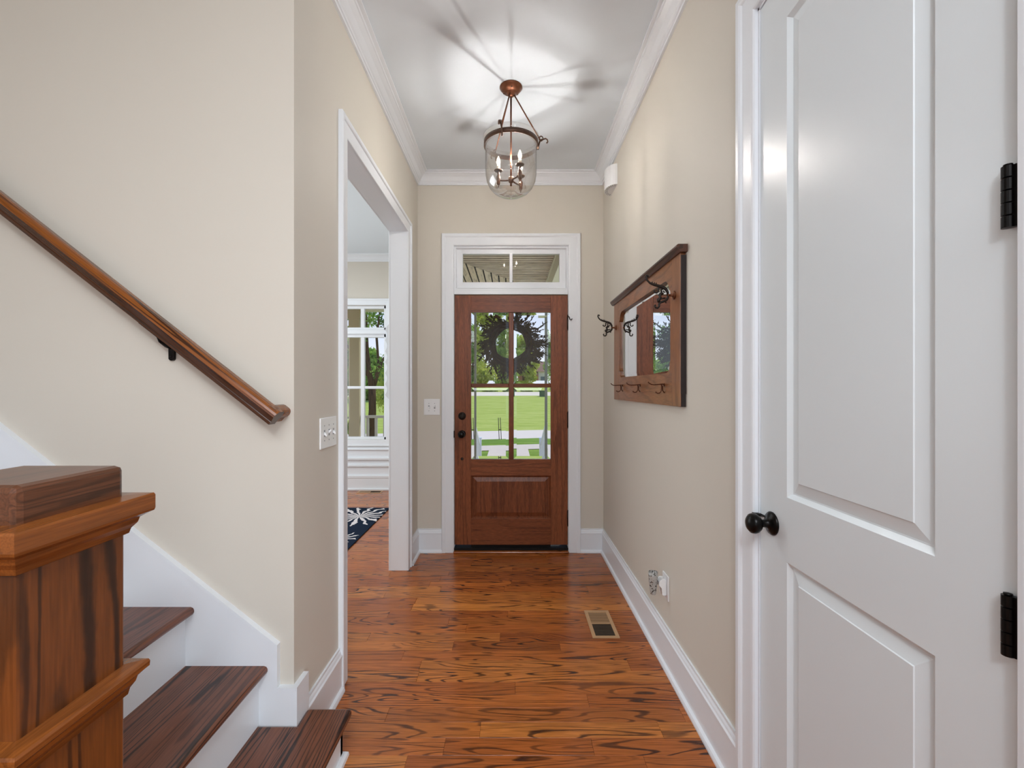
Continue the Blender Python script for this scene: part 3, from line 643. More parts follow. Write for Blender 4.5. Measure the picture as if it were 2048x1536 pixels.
# rails with shaped inner corners
def corner(cy_, cz_, sy_, sz_, r=0.055, n=6):
    return [(cy_+sy_*r*(1-math.sin(a)), cz_+sz_*r*(1-math.cos(a))) for a in np.linspace(0, PI/2, n)]
ya, yb2 = GY0-0.02, GY1+0.02
top = [(ya, MZ1), (ya, GZ1-0.060)]+[(GY0, GZ1-0.060), (GY0+0.012, GZ1-0.050), (GY0+0.030, GZ1-0.022), (GY0+0.055, GZ1-0.004), (GY0+0.075, GZ1)]
top += [(GY1-0.075, GZ1), (GY1-0.055, GZ1-0.004), (GY1-0.030, GZ1-0.022), (GY1-0.012, GZ1-0.050), (GY1, GZ1-0.060), (yb2, GZ1-0.060), (yb2, MZ1)]
MB().poly(top, 'x', fxm+0.0004, bk).build('top_rail', M['qoak_h'], MRK)
bot = [(ya, MZ0), (ya, GZ0+0.060), (GY0, GZ0+0.060), (GY0+0.010, GZ0+0.040), (GY0+0.016, GZ0+0.014), (GY0+0.050, GZ0)]
bot += [(GY1-0.050, GZ0), (GY1-0.016, GZ0+0.014), (GY1-0.010, GZ0+0.040), (GY1, GZ0+0.060), (yb2, GZ0+0.060), (yb2, MZ0)]
MB().poly(bot, 'x', fxm+0.0004, bk).build('bottom_rail', M['qoak_h'], MRK)
MB().box(fxm, bk, ya-0.001, GY0, GZ0+0.058, GZ1-0.058).build('inner_strip', M['qoak_v'], MRK)
MB().box(fxm, bk, GY1, yb2+0.001, GZ0+0.058, GZ1-0.058).build('inner_strip', M['qoak_v'], MRK)
MB().box(fxm+0.002, XR, MY0-0.006, MY0-0.0005, MZ0+0.055, MZ1-0.01).box(fxm+0.003, XR-0.001, MY0-0.0025, MY0-0.0003, MZ0, MZ0+0.055).build('side_edge', M['qedge'], MRK)
MB().sweep([(XR-0.0005, MY0-0.022, MZ1), (XR-0.0005, MY1+0.022, MZ1)], [(0, 0), (0.030, 0), (0.038, 0.006), (0.042, 0.014), (0.046, 0.020), (0.046, 0.028), (0.040, 0.032), (0, 0.032)], (0, 0, 1)).build('crown_shelf', M['qdark'], MRK)
# bevelled mirror glass
def gpoly(ins):
    a, b_, c_, d_ = GY0+ins, GY1-ins, GZ0+ins, GZ1-ins
    return [(a, c_+0.060), (a+0.010, c_+0.040), (a+0.016, c_+0.014), (a+0.050, c_), (b_-0.050, c_), (b_-0.016, c_+0.014), (b_-0.010, c_+0.040), (b_, c_+0.060),
            (b_, d_-0.060), (b_-0.012, d_-0.050), (b_-0.030, d_-0.022), (b_-0.055, d_-0.004), (b_-0.075, d_), (a+0.075, d_), (a+0.055, d_-0.004), (a+0.030, d_-0.022), (a+0.012, d_-0.050), (a, d_-0.060)]
o_, i_ = gpoly(-0.002), gpoly(0.024); n = len(o_)
vs = [(fxm+0.016, p[0], p[1]) for p in o_]+[(fxm+0.0135, p[0], p[1]) for p in i_]+[(fxm+0.018, p[0], p[1]) for p in o_]
fs = [tuple(range(n, 2*n))]+[(i, (i+1) % n, n+(i+1) % n, n+i) for i in range(n)]+[tuple(range(2*n, 3*n))[::-1]]+[(i, (i+1) % n, 2*n+(i+1) % n, 2*n+i) for i in range(n)]
MB().add(vs, fs).build('mirror_glass', M['mirror'], MRK)
# ornate hooks
def ornate(yc, zc):
    def q(a, z): return (fxm-a, yc, zc+z)
    hk = MB().lathe([(0, 0), (0.018, 0.0), (0.019, 0.003), (0.014, 0.006), (0.006, 0.010), (0.005, 0.024), (0.008, 0.026), (0.008, 0.030), (0, 0.031)], (fxm, yc, zc), (-1, 0, 0), 18).build('ornate_hook', M['copper'], MRK)
    b_ = MB()
    def T(pts, r): b_.tube([q(*p) for p in pts], r, 8)
    # main crescent and upper arm with curled tip
    T([(0.028, 0.0), (0.030, 0.014), (0.038, 0.028), (0.052, 0.036), (0.072, 0.042), (0.092, 0.047), (0.108, 0.054), (0.120, 0.066), (0.126, 0.080), (0.124, 0.088), (0.117, 0.087), (0.116, 0.080)], [0.005, 0.006, 0.0075, 0.0075, 0.0065, 0.0058, 0.005, 0.0045, 0.004, 0.004, 0.0045, 0.0045])
    T([(0.028, 0.0), (0.030, -0.013), (0.038, -0.023), (0.050, -0.028), (0.062, -0.032), (0.068, -0.040), (0.067, -0.050), (0.074, -0.057), (0.084, -0.055), (0.088, -0.047), (0.083, -0.044)], [0.005, 0.0062, 0.006, 0.0055, 0.0055, 0.0048, 0.0045, 0.0045, 0.0045, 0.004, 0.0045])
    T([(0.066, 0.040), (0.071, 0.028), (0.070, 0.018), (0.078, 0.010), (0.088, 0.012), (0.090, 0.020)], [0.004, 0.004, 0.0038, 0.0038, 0.0038, 0.0045])
    T([(0.056, 0.036), (0.058, 0.022), (0.056, 0.012)], [0.0045, 0.0035, 0.004])
    T([(0.048, 0.008), (0.060, 0.006), (0.066, 0.000), (0.062, -0.010), (0.070, -0.020), (0.068, -0.032)], [0.0045, 0.008, 0.007, 0.006, 0.010, 0.006])
    T([(0.040, -0.012), (0.052, -0.014), (0.062, -0.018)], 0.0035)
    for a, z in ((0.088, 0.046), (0.080, 0.044), (0.098, 0.049)): T([(a, z), (a+0.001, z+0.008), (a-0.001, z+0.012)], [0.0035, 0.0028, 0.001])
    T([(0.040, -0.024), (0.038, -0.032), (0.036, -0.036)], [0.0035, 0.003, 0.001])
    T([(0.050, 0.020), (0.045, 0.014), (0.040, 0.012)], [0.0035, 0.003, 0.002])
    b_.build('scroll', M['blackiron'], hk)
ornate(2.028, 1.739); ornate(3.152, 1.742)
def wirehook(yc, zc):
    def q(a, z, dy=0): return (fxm-a, yc+dy, zc+z)
    b_ = MB()
    b_.lathe([(0, 0), (0.008, 0), (0.007, 0.003), (0, 0.004)], q(0, -0.002), (-1, 0, 0), 12)
    b_.tube([q(0, 0), q(0.010, 0.001), q(0.030, -0.001), q(0.050, -0.002), q(0.062, 0.000), q(0.071, 0.005), q(0.077, 0.012)], [0.003, 0.003, 0.0028, 0.0028, 0.0026, 0.0026, 0.003], 8)
    b_.tube([q(0.014, 0.0), q(0.013, -0.016), q(0.015, -0.032), q(0.022, -0.041), q(0.032, -0.042), q(0.042, -0.036)], [0.0026, 0.0028, 0.0028, 0.0028, 0.0026, 0.003], 8)
    b_.tube([q(0.014, 0.0), q(0.008, -0.010), q(0.008, -0.030), q(0.0, -0.040)], 0.0024, 8)
    b_.build('wire_hook', M['wirecopper'], MRK)
for yc in (2.160, 2.565, 2.965): wirehook(yc, 1.345)

# ================================================================== SMALL WALL FITTINGS
# door chime near the ceiling
CH = empty('door_chime', (XR, 3.32, 2.76), 'white bowed door chime box high on the wall by the crown', 'door chime')
arc = [(XR-0.068*math.sin(a), 3.32-0.105*math.cos(a)) for a in np.linspace(0, PI, 15)]
MB().poly([(p[0], p[1]) for p in arc], 'z', 2.762, 2.905, 0.0).build('cover', M['plate'], CH)
for kx_ in (0.72, 0.86):
    for a in np.linspace(0.25, PI-0.25, 12):
        cx_, cy_ = XR-0.068*kx_*math.sin(a), 3.32-0.105*kx_*math.cos(a)
        MB().box(cx_-0.003, cx_+0.003, cy_-0.003, cy_+0.003, 2.7605, 2.764).build('sound_slot', M['slotgrey'], CH)
# three-gang switch on the left wall
S3 = empty('light_switch', (XL, 1.885, 1.146), 'white three-gang switch plate beside the dining room opening', 'light switch')
sy_a, sy_b, sz_a, sz_b = 1.803, 1.968, 1.084, 1.208
MB().box(XL, XL+0.006, sy_a, sy_b, sz_a, sz_b, 0.0025).build('switch_plate', M['plate'], S3)
for i, up in enumerate((-1, 1, -1)):
    yc = (sy_a+sy_b)/2+(i-1)*0.046
    MB().box(XL+0.0055, XL+0.0068, yc-0.006, yc+0.006, 1.133, 1.159).build('slot', M['slotgrey'], S3)
    MB().poly([(XL+0.005, 1.146-0.006), (XL+0.005, 1.146+0.006), (XL+0.017, 1.146+up*0.009+0.004), (XL+0.017, 1.146+up*0.009-0.004)], 'y', yc-0.0045, yc+0.0045).build('toggle', M['plate'], S3)
    for dz in (-0.030, 0.030): MB().lathe([(0, 0.0055), (0.003, 0.0055), (0.003, 0.0068), (0, 0.007)], (XL, yc, 1.146+dz), (1, 0, 0), 8).build('screw', M['slotgrey'], S3)
S2 = empty('light_switch', (-0.642, YB, 1.172), 'white two-gang switch plate left of the front door', 'light switch')
MB().box(-0.704, -0.575, YB-0.006, YB, 1.107, 1.238, 0.0025).build('switch_plate', M['plate'], S2)
for i, up in enumerate((-1, 1)):
    xc = -0.6395+(i-0.5)*0.046
    MB().box(xc-0.006, xc+0.006, YB-0.0068, YB-0.0055, 1.159, 1.185).build('slot', M['slotgrey'], S2)
    MB().poly([(YB-0.005, 1.166), (YB-0.005, 1.178), (YB-0.017, 1.172+up*0.009+0.004), (YB-0.017, 1.172+up*0.009-0.004)], 'x', xc-0.0045, xc+0.0045).build('toggle', M['plate'], S2)
    for dz in (-0.030, 0.030): MB().lathe([(0, 0.0055), (0.003, 0.0055), (0.003, 0.0068), (0, 0.007)], (xc, YB, 1.172+dz), (0, -1, 0), 8).build('screw', M['slotgrey'], S2)
# outlet and night light
OU = empty('wall_outlet', (XR, 2.2, 0.375), 'white wall outlet plate above the right baseboard', 'outlet')
MB().box(XR-0.006, XR, 2.160, 2.242, 0.316, 0.434, 0.0025).build('outlet_plate', M['plate'], OU)
for z in (0.352, 0.398): MB().lathe([(0, 0.005), (0.017, 0.005), (0.017, 0.007), (0, 0.0072)], (XR, 2.201, z), (-1, 0, 0), 20).build('receptacle', M['plate'], OU)
NL = empty('night_light', (XR-0.05, 2.2, 0.34), 'night light with a clear patterned glass shade plugged into the outlet', 'night light')
MB().poly([(XR-0.0075, 0.338), (XR-0.0075, 0.408), (XR-0.014, 0.416), (XR-0.028, 0.416), (XR-0.042, 0.404), (XR-0.042, 0.384), (XR-0.030, 0.372), (XR-0.027, 0.338)], 'y', 2.180, 2.222, 0.002).build('plug_body', M['plate'], NL)
def crackle():
    m, t, b = newmat('etched_glass'); vz = t.nodes.new('ShaderNodeTexVoronoi'); vz.inputs['Scale'].default_value = 110
    tcn = t.nodes.new('ShaderNodeTexCoord'); t.links.new(tcn.outputs['Object'], vz.inputs['Vector'])
    cr_ = t.nodes.new('ShaderNodeValToRGB'); cr_.color_ramp.elements[0].position = 0.28; cr_.color_ramp.elements[0].color = rgb(70, 62, 56)
    cr_.color_ramp.elements[1].position = 0.40; cr_.color_ramp.elements[1].color = rgb(235, 232, 226)
    t.links.new(vz.outputs['Distance'], cr_.inputs[0]); t.links.new(cr_.outputs[0], b.inputs['Base Color'])
    b.inputs['Roughness'].default_value = 0.08; b.inputs['Transmission Weight'].default_value = 0.55; return m
M['etch'] = crackle()
MB().lathe([(0.0, 0.0), (0.012, 0.0), (0.0135, 0.004), (0.016, 0.024), (0.0185, 0.046), (0.0205, 0.060), (0.0215, 0.086), (0.022, 0.108), (0.020, 0.108), (0.0195, 0.086), (0.0185, 0.060), (0.0165, 0.046), (0.014, 0.024), (0.010, 0.006), (0, 0.005)], (XR-0.064, 2.201, 0.336), n=20).build('glass_shade', M['etch'], NL)

# floor registers
def register(name, label, x0, x1, y0, y1, along, group='floor vents'):
    z = 0.004
    r = empty(name, ((x0+x1)/2, (y0+y1)/2, 0), label, 'floor vent')
    b_ = 0.019
    MB().poly([(x0, y0), (x1, y0), (x1, y0+b_), (x0, y0+b_)], 'z', 0.0002, z).poly([(x0, y1-b_), (x1, y1-b_), (x1, y1), (x0, y1)], 'z', 0.0002, z).box(x0, x0+b_, y0+b_, y1-b_, 0.0002, z).box(x1-b_, x1, y0+b_, y1-b_, 0.0002, z).build('vent_frame', M['vent'], r)
    MB().box(x0+b_, x1-b_, y0+b_, y1-b_, 0.0003, 0.0009).build('duct', M['ventdark'], r)
    if along == 'y':
        ymid = (y0+y1)/2
        MB().box(x0+b_, x1-b_, ymid-0.004, ymid+0.004, 0.0005, z).build('bar', M['vent'], r)
        nn = 9
        for i in range(nn):   # far half: blades lie closed
            ys = ymid+0.004+(y1-b_-ymid-0.004)*(i/nn); ye = ys+(y1-b_-ymid-0.004)/nn*0.93
            MB().add([(x0+b_, ys, 0.0034), (x1-b_, ys, 0.0034), (x1-b_, ye, 0.0016), (x0+b_, ye, 0.0016)], [(0, 1, 2, 3)]).add([(x0+b_, ys, 0.0029), (x1-b_, ys, 0.0029), (x1-b_, ye, 0.0011), (x0+b_, ye, 0.0011)], [(0, 1, 2, 3)]).build('blade', M['vent'], r)
        for i in range(nn):
            ys = y0+b_+(ymid-0.004-y0-b_)*((i+0.55)/nn)
            MB().box(x0+b_, x1-b_, ys, ys+0.0028, 0.001, 0.0034).build('blade', M['ventblade'], r)
    else:
        xmid = (x0+x1)/2
        MB().box(xmid-0.004, xmid+0.004, y0+b_, y1-b_, 0.0005, z).build('bar', M['vent'], r)
        for i in range(9):
            xs_ = x0+b_+(xmid-0.004-x0-b_)*(i/9)
            MB().box(xs_, xs_+0.0115, y0+b_, y1-b_, 0.001, 0.003).build('blade', M['ventmid'], r)
    return r
M['ventblade'] = paint('vent_blade_dark', rgb(96, 78, 62), 0.45, 0.5, 0.05)
M['ventmid'] = paint('vent_blade_mid', rgb(140, 112, 84), 0.45, 0.5, 0.05)
register('floor_vent', 'tan metal floor vent beside the right baseboard', 0.434, 0.578, 2.425, 2.722, 'y')
register('floor_vent', 'tan metal floor vent under the dining room window', -1.95, -1.64, 5.765, 5.885, 'x')

# ================================================================== DINING ROOM THINGS
def rugmat():
    m, t, b = newmat('rug_pile'); N = t.nodes; L = t.links
    tcn = N.new('ShaderNodeTexCoord')
    nz = N.new('ShaderNodeTexNoise'); nz.inputs['Scale'].default_value = 9; nz.inputs['Detail'].default_value = 3
    L.new(tcn.outputs['Object'], nz.inputs['Vector'])
    total = None
    for (cx_, cy_, R_, k_, ph) in ((-1.56, 4.70, 0.30, 15, 0.4), (-1.52, 4.02, 0.15, 11, 1.7), (-2.25, 4.1, 0.36, 17, 0.9), (-2.2, 3.3, 0.28, 13, 0.2)):
        sb = N.new('ShaderNodeVectorMath'); sb.operation = 'SUBTRACT'; sb.inputs[1].default_value = (cx_, cy_, 0)
        L.new(tcn.outputs['Object'], sb.inputs[0])
        sp = N.new('ShaderNodeSeparateXYZ'); L.new(sb.outputs[0], sp.inputs[0])
        at = N.new('ShaderNodeMath'); at.operation = 'ARCTAN2'; L.new(sp.outputs['Y'], at.inputs[0]); L.new(sp.outputs['X'], at.inputs[1])
        cb = N.new('ShaderNodeCombineXYZ'); L.new(sp.outputs['X'], cb.inputs[0]); L.new(sp.outputs['Y'], cb.inputs[1])
        ln = N.new('ShaderNodeVectorMath'); ln.operation = 'LENGTH'; L.new(cb.outputs[0], ln.inputs[0])
        ma = N.new('ShaderNodeMath'); ma.operation = 'MULTIPLY_ADD'; ma.inputs[1].default_value = k_; L.new(at.outputs[0], ma.inputs[0])
        nzz = N.new('ShaderNodeMath'); nzz.operation = 'MULTIPLY'; nzz.inputs[1].default_value = 9.0; L.new(nz.outputs['Fac'], nzz.inputs[0]); L.new(nzz.outputs[0], ma.inputs[2])
        sn = N.new('ShaderNodeMath'); sn.operation = 'SINE'; L.new(ma.outputs[0], sn.inputs[0])
        # petals: sin > threshold that grows with the distance
        dv = N.new('ShaderNodeMath'); dv.operation = 'DIVIDE'; L.new(ln.outputs['Value'], dv.inputs[0]); dv.inputs[1].default_value = R_
        th_ = N.new('ShaderNodeMath'); th_.operation = 'MULTIPLY_ADD'; L.new(dv.outputs[0], th_.inputs[0]); th_.inputs[1].default_value = 1.5; th_.inputs[2].default_value = -0.75
        gt = N.new('ShaderNodeMath'); gt.operation = 'GREATER_THAN'; L.new(sn.outputs[0], gt.inputs[0]); L.new(th_.outputs[0], gt.inputs[1])
        total_ = gt.outputs[0]
        if total is None: total = total_
        else:
            mxm = N.new('ShaderNodeMath'); mxm.operation = 'MAXIMUM'; L.new(total, mxm.inputs[0]); L.new(total_, mxm.inputs[1]); total = mxm.outputs[0]
    mix = N.new('ShaderNodeMix'); mix.data_type = 'RGBA'; mix.inputs[6].default_value = rgb(22, 34, 52); mix.inputs[7].default_value = rgb(214, 208, 208)
    L.new(total, mix.inputs[0]); L.new(mix.outputs[2], b.inputs['Base Color']); b.inputs['Roughness'].default_value = 0.95; b.inputs['Specular IOR Level'].default_value = 0.1
    return m
MB_r = MB().box(-2.95, -1.333, 2.6, 5.03, 0.0, 0.010, 0.003)
setp(MB_r.build('area_rug', rugmat()), 'navy area rug with pale floral sprays on the dining room floor', 'rug')
M['panelshade'] = paint('shaded_white_panel', rgb(206, 207, 209), 0.5, 0.3, 0.01)  # white panel's shade put into its colour, greyer than the casing
# scalloped white wall shelf panel
pts = [(-1.573+0.0, 1.17)]
nsc = 6; z0s, z1s = 1.235, 2.075
left = []
for i in range(nsc):
    for q in np.linspace(0, PI, 7)[:-1]:
        z = z0s+(z1s-z0s)*(i+q/PI)/nsc; left.append((-1.612+0.028*math.sin(q), z))
prof_ = [(-1.55, 1.165)]+left+[(-1.612, z1s), (-1.545, 2.17), (-1.10, 2.17), (-1.03, 2.075), (-1.03, 1.235), (-1.10, 1.165)]
# outline with proud rim
sc_o = empty('scalloped_wall_panel', (-1.32, 5.83, 1.165), 'pale scalloped-edge wall panel beside the dining room window', 'wall decor')
MB().poly(prof_, 'y', 5.855, 5.905).build('panel_body', M['panelshade'], sc_o)
cxm = sum(p[0] for p in prof_)/len(prof_); czm = 1.66
MB().poly([(-1.31+(p[0]+1.31)*0.82, czm+(p[1]-czm)*0.88) for p in prof_], 'y', 5.848, 5.856).build('panel_face', M['panelshade'], sc_o)

# ================================================================== PORCH AND OUTDOORS
M['slat'] = wood('porch_slat', [rgb(228, 208, 188), rgb(238, 220, 202), rgb(216, 196, 176)], rgb(120, 100, 84), 0, along=2, across=30, rings=3, rough=0.7, linestr=0.5)
M['slat_y'] = wood('porch_slat_y', [rgb(232, 212, 190), rgb(238, 220, 200), rgb(222, 202, 182)], rgb(126, 106, 88), 1, along=2, across=30, rings=3, rough=0.7, linestr=0.5)
M['cream'] = paint('cream_paint', rgb(232, 226, 206), 0.5, 0.4, 0.02)
M['tan'] = paint('tan_column_paint', rgb(196, 182, 150), 0.6, 0.3, 0.03)
M['greypost'] = paint('grey_post_paint', rgb(120, 124, 112), 0.5, 0.4, 0.05)
M['wpost'] = paint('white_post_paint', rgb(226, 230, 236), 0.5, 0.4, 0.02)
M['porchrail'] = paint('porch_rail_paint', rgb(196, 194, 180), 0.5, 0.4, 0.03)
M['concrete'] = paint('concrete', rgb(218, 200, 180), 0.9, 0.2, 0.08, 6, 0.2)
M['asphalt'] = paint('pale_asphalt', rgb(228, 210, 192), 0.9, 0.2, 0.05, 2)
M['road'] = paint('sunlit_road', rgb(232, 214, 190), 0.9, 0.2, 0.08, 1)
M['ext'] = paint('exterior_siding', rgb(210, 204, 190), 0.7, 0.3, 0.02)
def grass(name, c1, c2, c3):
    m, t, b = newmat(name); N = t.nodes; L = t.links; tcn = N.new('ShaderNodeTexCoord')
    n1 = N.new('ShaderNodeTexNoise'); n1.inputs['Scale'].default_value = 1.2; n1.inputs['Detail'].default_value = 8; n1.inputs['Roughness'].default_value = 0.75
    mp = N.new('ShaderNodeMapping'); mp.inputs['Scale'].default_value = (0.5, 1.6, 1); mp.inputs['Rotation'].default_value = (0, 0, 0.25)
    L.new(tcn.outputs['Object'], mp.inputs[0]); L.new(mp.outputs[0], n1.inputs['Vector'])
    cr_ = N.new('ShaderNodeValToRGB'); e_ = cr_.color_ramp.elements; e_[0].position = 0.3; e_[0].color = c1; e_[1].position = 0.7; e_[1].color = c3
    x = e_.new(0.5); x.color = c2
    L.new(n1.outputs['Fac'], cr_.inputs[0]); L.new(cr_.outputs[0], b.inputs['Base Color']); b.inputs['Roughness'].default_value = 1; b.inputs['Specular IOR Level'].default_value = 0.05
    return m
M['grass'] = grass('lawn_grass', rgb(150, 164, 66), rgb(172, 182, 86), rgb(192, 196, 112))
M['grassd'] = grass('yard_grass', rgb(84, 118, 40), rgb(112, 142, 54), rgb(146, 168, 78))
# porch
PZ = 2.75
pf = MB().box(-0.73, 0.62, 3.86, 8.15, -0.2, -0.06).box(-5, -0.73, 6.11, 8.15, -0.2, -0.06)
struct('porch_floor', pf, M['concrete'], 'pale porch floor outside the front door', 'porch')
pc = struct('porch_ceiling', MB().box(-0.73, 0.75, 3.86, 8.3, PZ+0.012, PZ+0.15).box(-5.2, -0.73, 6.11, 8.3, PZ+0.012, PZ+0.15), M['ventdark'], 'slatted wooden porch ceiling seen through the transom', 'porch ceiling')
mitx = lambda Y: -0.545+0.64*(Y-5.2)
mity = lambda X: 5.2+(X+0.545)/0.64
yy = 3.88
while yy < 6.9:
    a = max(-0.73, mitx(yy+0.04)); b_ = 0.48
    if b_-a > 0.05:
        a2 = max(-0.73, mitx(yy+0.08)); a1 = max(-0.73, mitx(yy))
        MB().poly([(a1, yy), (b_, yy), (b_, yy+0.060), (a2, yy+0.060)], 'z', PZ, PZ+0.011).build('slat', M['slat'], pc)
    yy += 0.09
xx = -4.2
while xx < 0.48:
    lo0 = 6.12 if xx < -0.73 else max(4.65, mity(xx)); lo1 = 6.12 if xx < -0.73 else max(4.65, mity(xx+0.08))
    MB().poly([(xx, lo0+0.006), (xx+0.072, lo1+0.006), (xx+0.072, 8.1), (xx, 8.1)], 'z', PZ, PZ+0.011).build('slat', M['slat_y'], pc)
    xx += 0.09
setp(MB().box(0.48, 0.62, 3.86, 8.1, 2.56, PZ).box(0.465, 0.635, 3.86, 8.1, PZ-0.03, PZ, 0.004).build('porch_side_beam', M['cream']), 'cream porch beam at the right edge of the transom view', 'beam', kind='structure')
setp(MB().box(-5.2, 0.62, 7.90, 8.12, 2.665, PZ).build('porch_front_beam', M['cream']), 'cream porch beam above the porch columns', 'beam', kind='structure')
struct('wall_exterior', MB().box(XJ+0.11, XJ+0.15, YB+0.16, YD+0.16, -0.2, 3.1).box(XJ+0.15, -0.555, YB+0.16, YB+0.19, -0.2, 2.75).box(0.555, 0.9, YB+0.16, YB+0.19, -0.2, 2.75), M['ext'], 'pale exterior siding around the porch', 'wall')
def column(name, label, x, y, w, z0, z1, mat, cat='column', group=None):
    e_ = empty(name, (x, y, z0), label, cat, group)
    h = w/2
    MB().box(x-h, x+h, y-h, y+h, z0, z1, 0.004).build('shaft', mat, e_)
    MB().box(x-h*1.25, x+h*1.25, y-h*1.25, y+h*1.25, z0, z0+w*0.7, 0.004).build('column_base', mat, e_)
    MB().box(x-h*1.16, x+h*1.16, y-h*1.16, y+h*1.16, z1-w*0.85, z1, 0.004).build('capital', mat, e_)
column('porch_column', 'square tan porch column outside the dining room window', -2.70, 7.95, 0.185, -0.06, 2.665, M['tan'])
column('porch_column', 'slender grey porch column seen at the left edge of the door glass', -0.628, 8.0, 0.045, -0.06, 2.665, M['greypost'])
column('porch_column', 'slender grey porch column seen at the right edge of the door glass', 0.612, 8.0, 0.045, -0.06, 2.665, M['greypost'])
prl = empty('porch_railing', (-1.65, 7.95, -0.06), 'porch railing with square balusters beyond the dining room window', 'railing')
MB().box(-2.61, -0.655, 7.92, 7.98, 0.80, 0.845, 0.005).build('top_rail', M['porchrail'], prl)
MB().box(-2.61, -0.655, 7.93, 7.97, 0.02, 0.06, 0.004).build('bottom_rail', M['porchrail'], prl)
bx_ = -2.49
while bx_ < -0.7:
    MB().box(bx_-0.022, bx_+0.022, 7.935, 7.965, 0.05, 0.81).build('baluster', M['porchrail'], prl); bx_ += 0.147
# steps with side rails
stp = empty('porch_steps', (0, 8.8, -0.6), 'pale concrete steps leading down from the porch', 'steps')
for i in range(3): MB().box(-0.62, 0.60, 8.15+i*0.3, 8.15+(i+1)*0.3, -0.62, -0.06-0.14*(i+1), 0.006).build('step', M['concrete'], stp)
for sgn, lab in ((-1, 'white step railing at the left of the porch steps'), (1, 'white step railing at the right of the porch steps')):
    X = -0.655 if sgn < 0 else 0.630
    sr = empty('step_railing', (X, 9.45, -0.6), lab, 'railing', 'step railings')
    MB().box(X-0.045, X+0.045, 9.40, 9.49, -0.6, 0.28, 0.004).build('post', M['wpost'], sr)
    MB().box(X-0.055, X+0.055, 9.39, 9.50, 0.28, 0.30, 0.004).build('post_cap', M['wpost'], sr)
    MB().add([(X-0.025, 8.05, 0.66), (X+0.025, 8.05, 0.66), (X+0.025, 8.05, 0.72), (X-0.025, 8.05, 0.72), (X-0.025, 9.41, 0.14), (X+0.025, 9.41, 0.14), (X+0.025, 9.41, 0.20), (X-0.025, 9.41, 0.20)],
             [(0, 1, 2, 3), (4, 5, 6, 7), (0, 1, 5, 4), (1, 2, 6, 5), (2, 3, 7, 6), (3, 0, 4, 7)]).build('hand_rail', M['wpost'], sr)
    MB().add([(X-0.02, 8.05, 0.04), (X+0.02, 8.05, 0.04), (X+0.02, 8.05, 0.09), (X-0.02, 8.05, 0.09), (X-0.02, 9.41, -0.48), (X+0.02, 9.41, -0.48), (X+0.02, 9.41, -0.43), (X-0.02, 9.41, -0.43)],
             [(0, 1, 2, 3), (4, 5, 6, 7), (0, 1, 5, 4), (1, 2, 6, 5), (2, 3, 7, 6), (3, 0, 4, 7)]).build('bottom_rail', M['wpost'], sr)
    for i in range(9):
        yb = 8.17+i*0.14; zt = 0.66-(yb-8.05)*0.382
        MB().box(X-0.014, X+0.014, yb-0.014, yb+0.014, zt-0.60, zt+0.02).build('baluster', M['wpost'], sr)
# terrain strips (slightly turned against the house)
def terr(v):
    pts_ = [(-10, -0.6), (20.5, -0.6), (45, 0.52), (51, 0.83), (62, 1.28), (80, 1.4), (220, 2.5)]
    for (a, za), (b_, zb) in zip(pts_, pts_[1:]):
        if v <= b_: return za+(zb-za)*(v-a)/(b_-a)
    return 2.5
def strip_obj(name, label, cat, v0, v1, mat, dz=0.0, x0=-130, x1=130, nseg=1, shear=0.24):
    vs = []; fs = []
    for i in range(nseg+1):
        v = v0+(v1-v0)*i/nseg
        for x in (x0, x1): vs.append((x, v+shear*x if v0 > 13 else v, terr(v)+dz))
    for i in range(nseg): fs.append((2*i, 2*i+1, 2*i+3, 2*i+2))
    return setp(MB().add(vs, fs).build(name, mat), label, cat, kind='structure')
setp(MB().add([(-60, 6.0, -0.61), (60, 6.0, -0.61), (60, 14.2+14.4+7, -0.61), (-60, 9.0, -0.61)], [(0, 1, 2, 3)]).build('yard_grass', M['grassd']), 'darker green front yard grass beside the walkway', 'grass', kind='structure')
strip_obj('sidewalk', 'pale concrete sidewalk crossing the front yard', 'sidewalk', 14.15, 15.35, M['concrete'], 0.006, -25, 40)
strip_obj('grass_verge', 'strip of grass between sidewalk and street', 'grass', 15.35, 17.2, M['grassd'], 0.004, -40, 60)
strip_obj('street', 'pale street crossing behind the front yard', 'street', 17.2, 20.5, M['asphalt'], 0.0, -40, 60)
strip_obj('lawn', 'broad sunlit green lawn rising across the street', 'lawn', 20.5, 45, M['grass'], 0.0, -90, 90, 4)
strip_obj('far_road', 'pale sunlit road at the top of the lawn', 'road', 45, 51, M['road'], 0.0, -90, 90)
strip_obj('far_grass', 'green grass beyond the far road', 'grass', 51, 200, M['grass'], 0.0, -200, 200, 3)
setp(MB().box(-0.67, 0.53, 9.05, 14.5, -0.61, -0.585).build('walkway', M['concrete']), 'straight pale concrete walkway from the porch steps', 'walkway', kind='structure')
stk = empty('garden_stake', (-0.40, 17.1, -0.6), 'pair of thin dark iron stakes by the street', 'stake')
MB().tube([(-0.44, 17.0, -0.6), (-0.47, 17.0, 0.21)], 0.014, 6).build('stake_rod', M['blackiron'], stk)
MB().tube([(-0.36, 17.0, -0.6), (-0.40, 17.0, 0.21)], 0.014, 6).build('stake_rod', M['blackiron'], stk)
MB().box(-0.47, -0.36, 16.99, 17.01, -0.25, -0.22).build('stake_tie', M['blackiron'], stk)
M['utility'] = paint('green_utility_paint', rgb(70, 96, 66), 0.6, 0.3, 0.05)
ub = empty('utility_box', (3.05, 44.5, 0.55), 'dark green utility box at the edge of the far road', 'utility box')
MB().box(2.78, 3.38, 44.2, 44.8, 0.45, 1.02, 0.02).build('cabinet', M['utility'], ub)
MB().box(2.75, 3.41, 44.17, 44.83, 1.0, 1.06, 0.02).build('lid', M['utility'], ub)

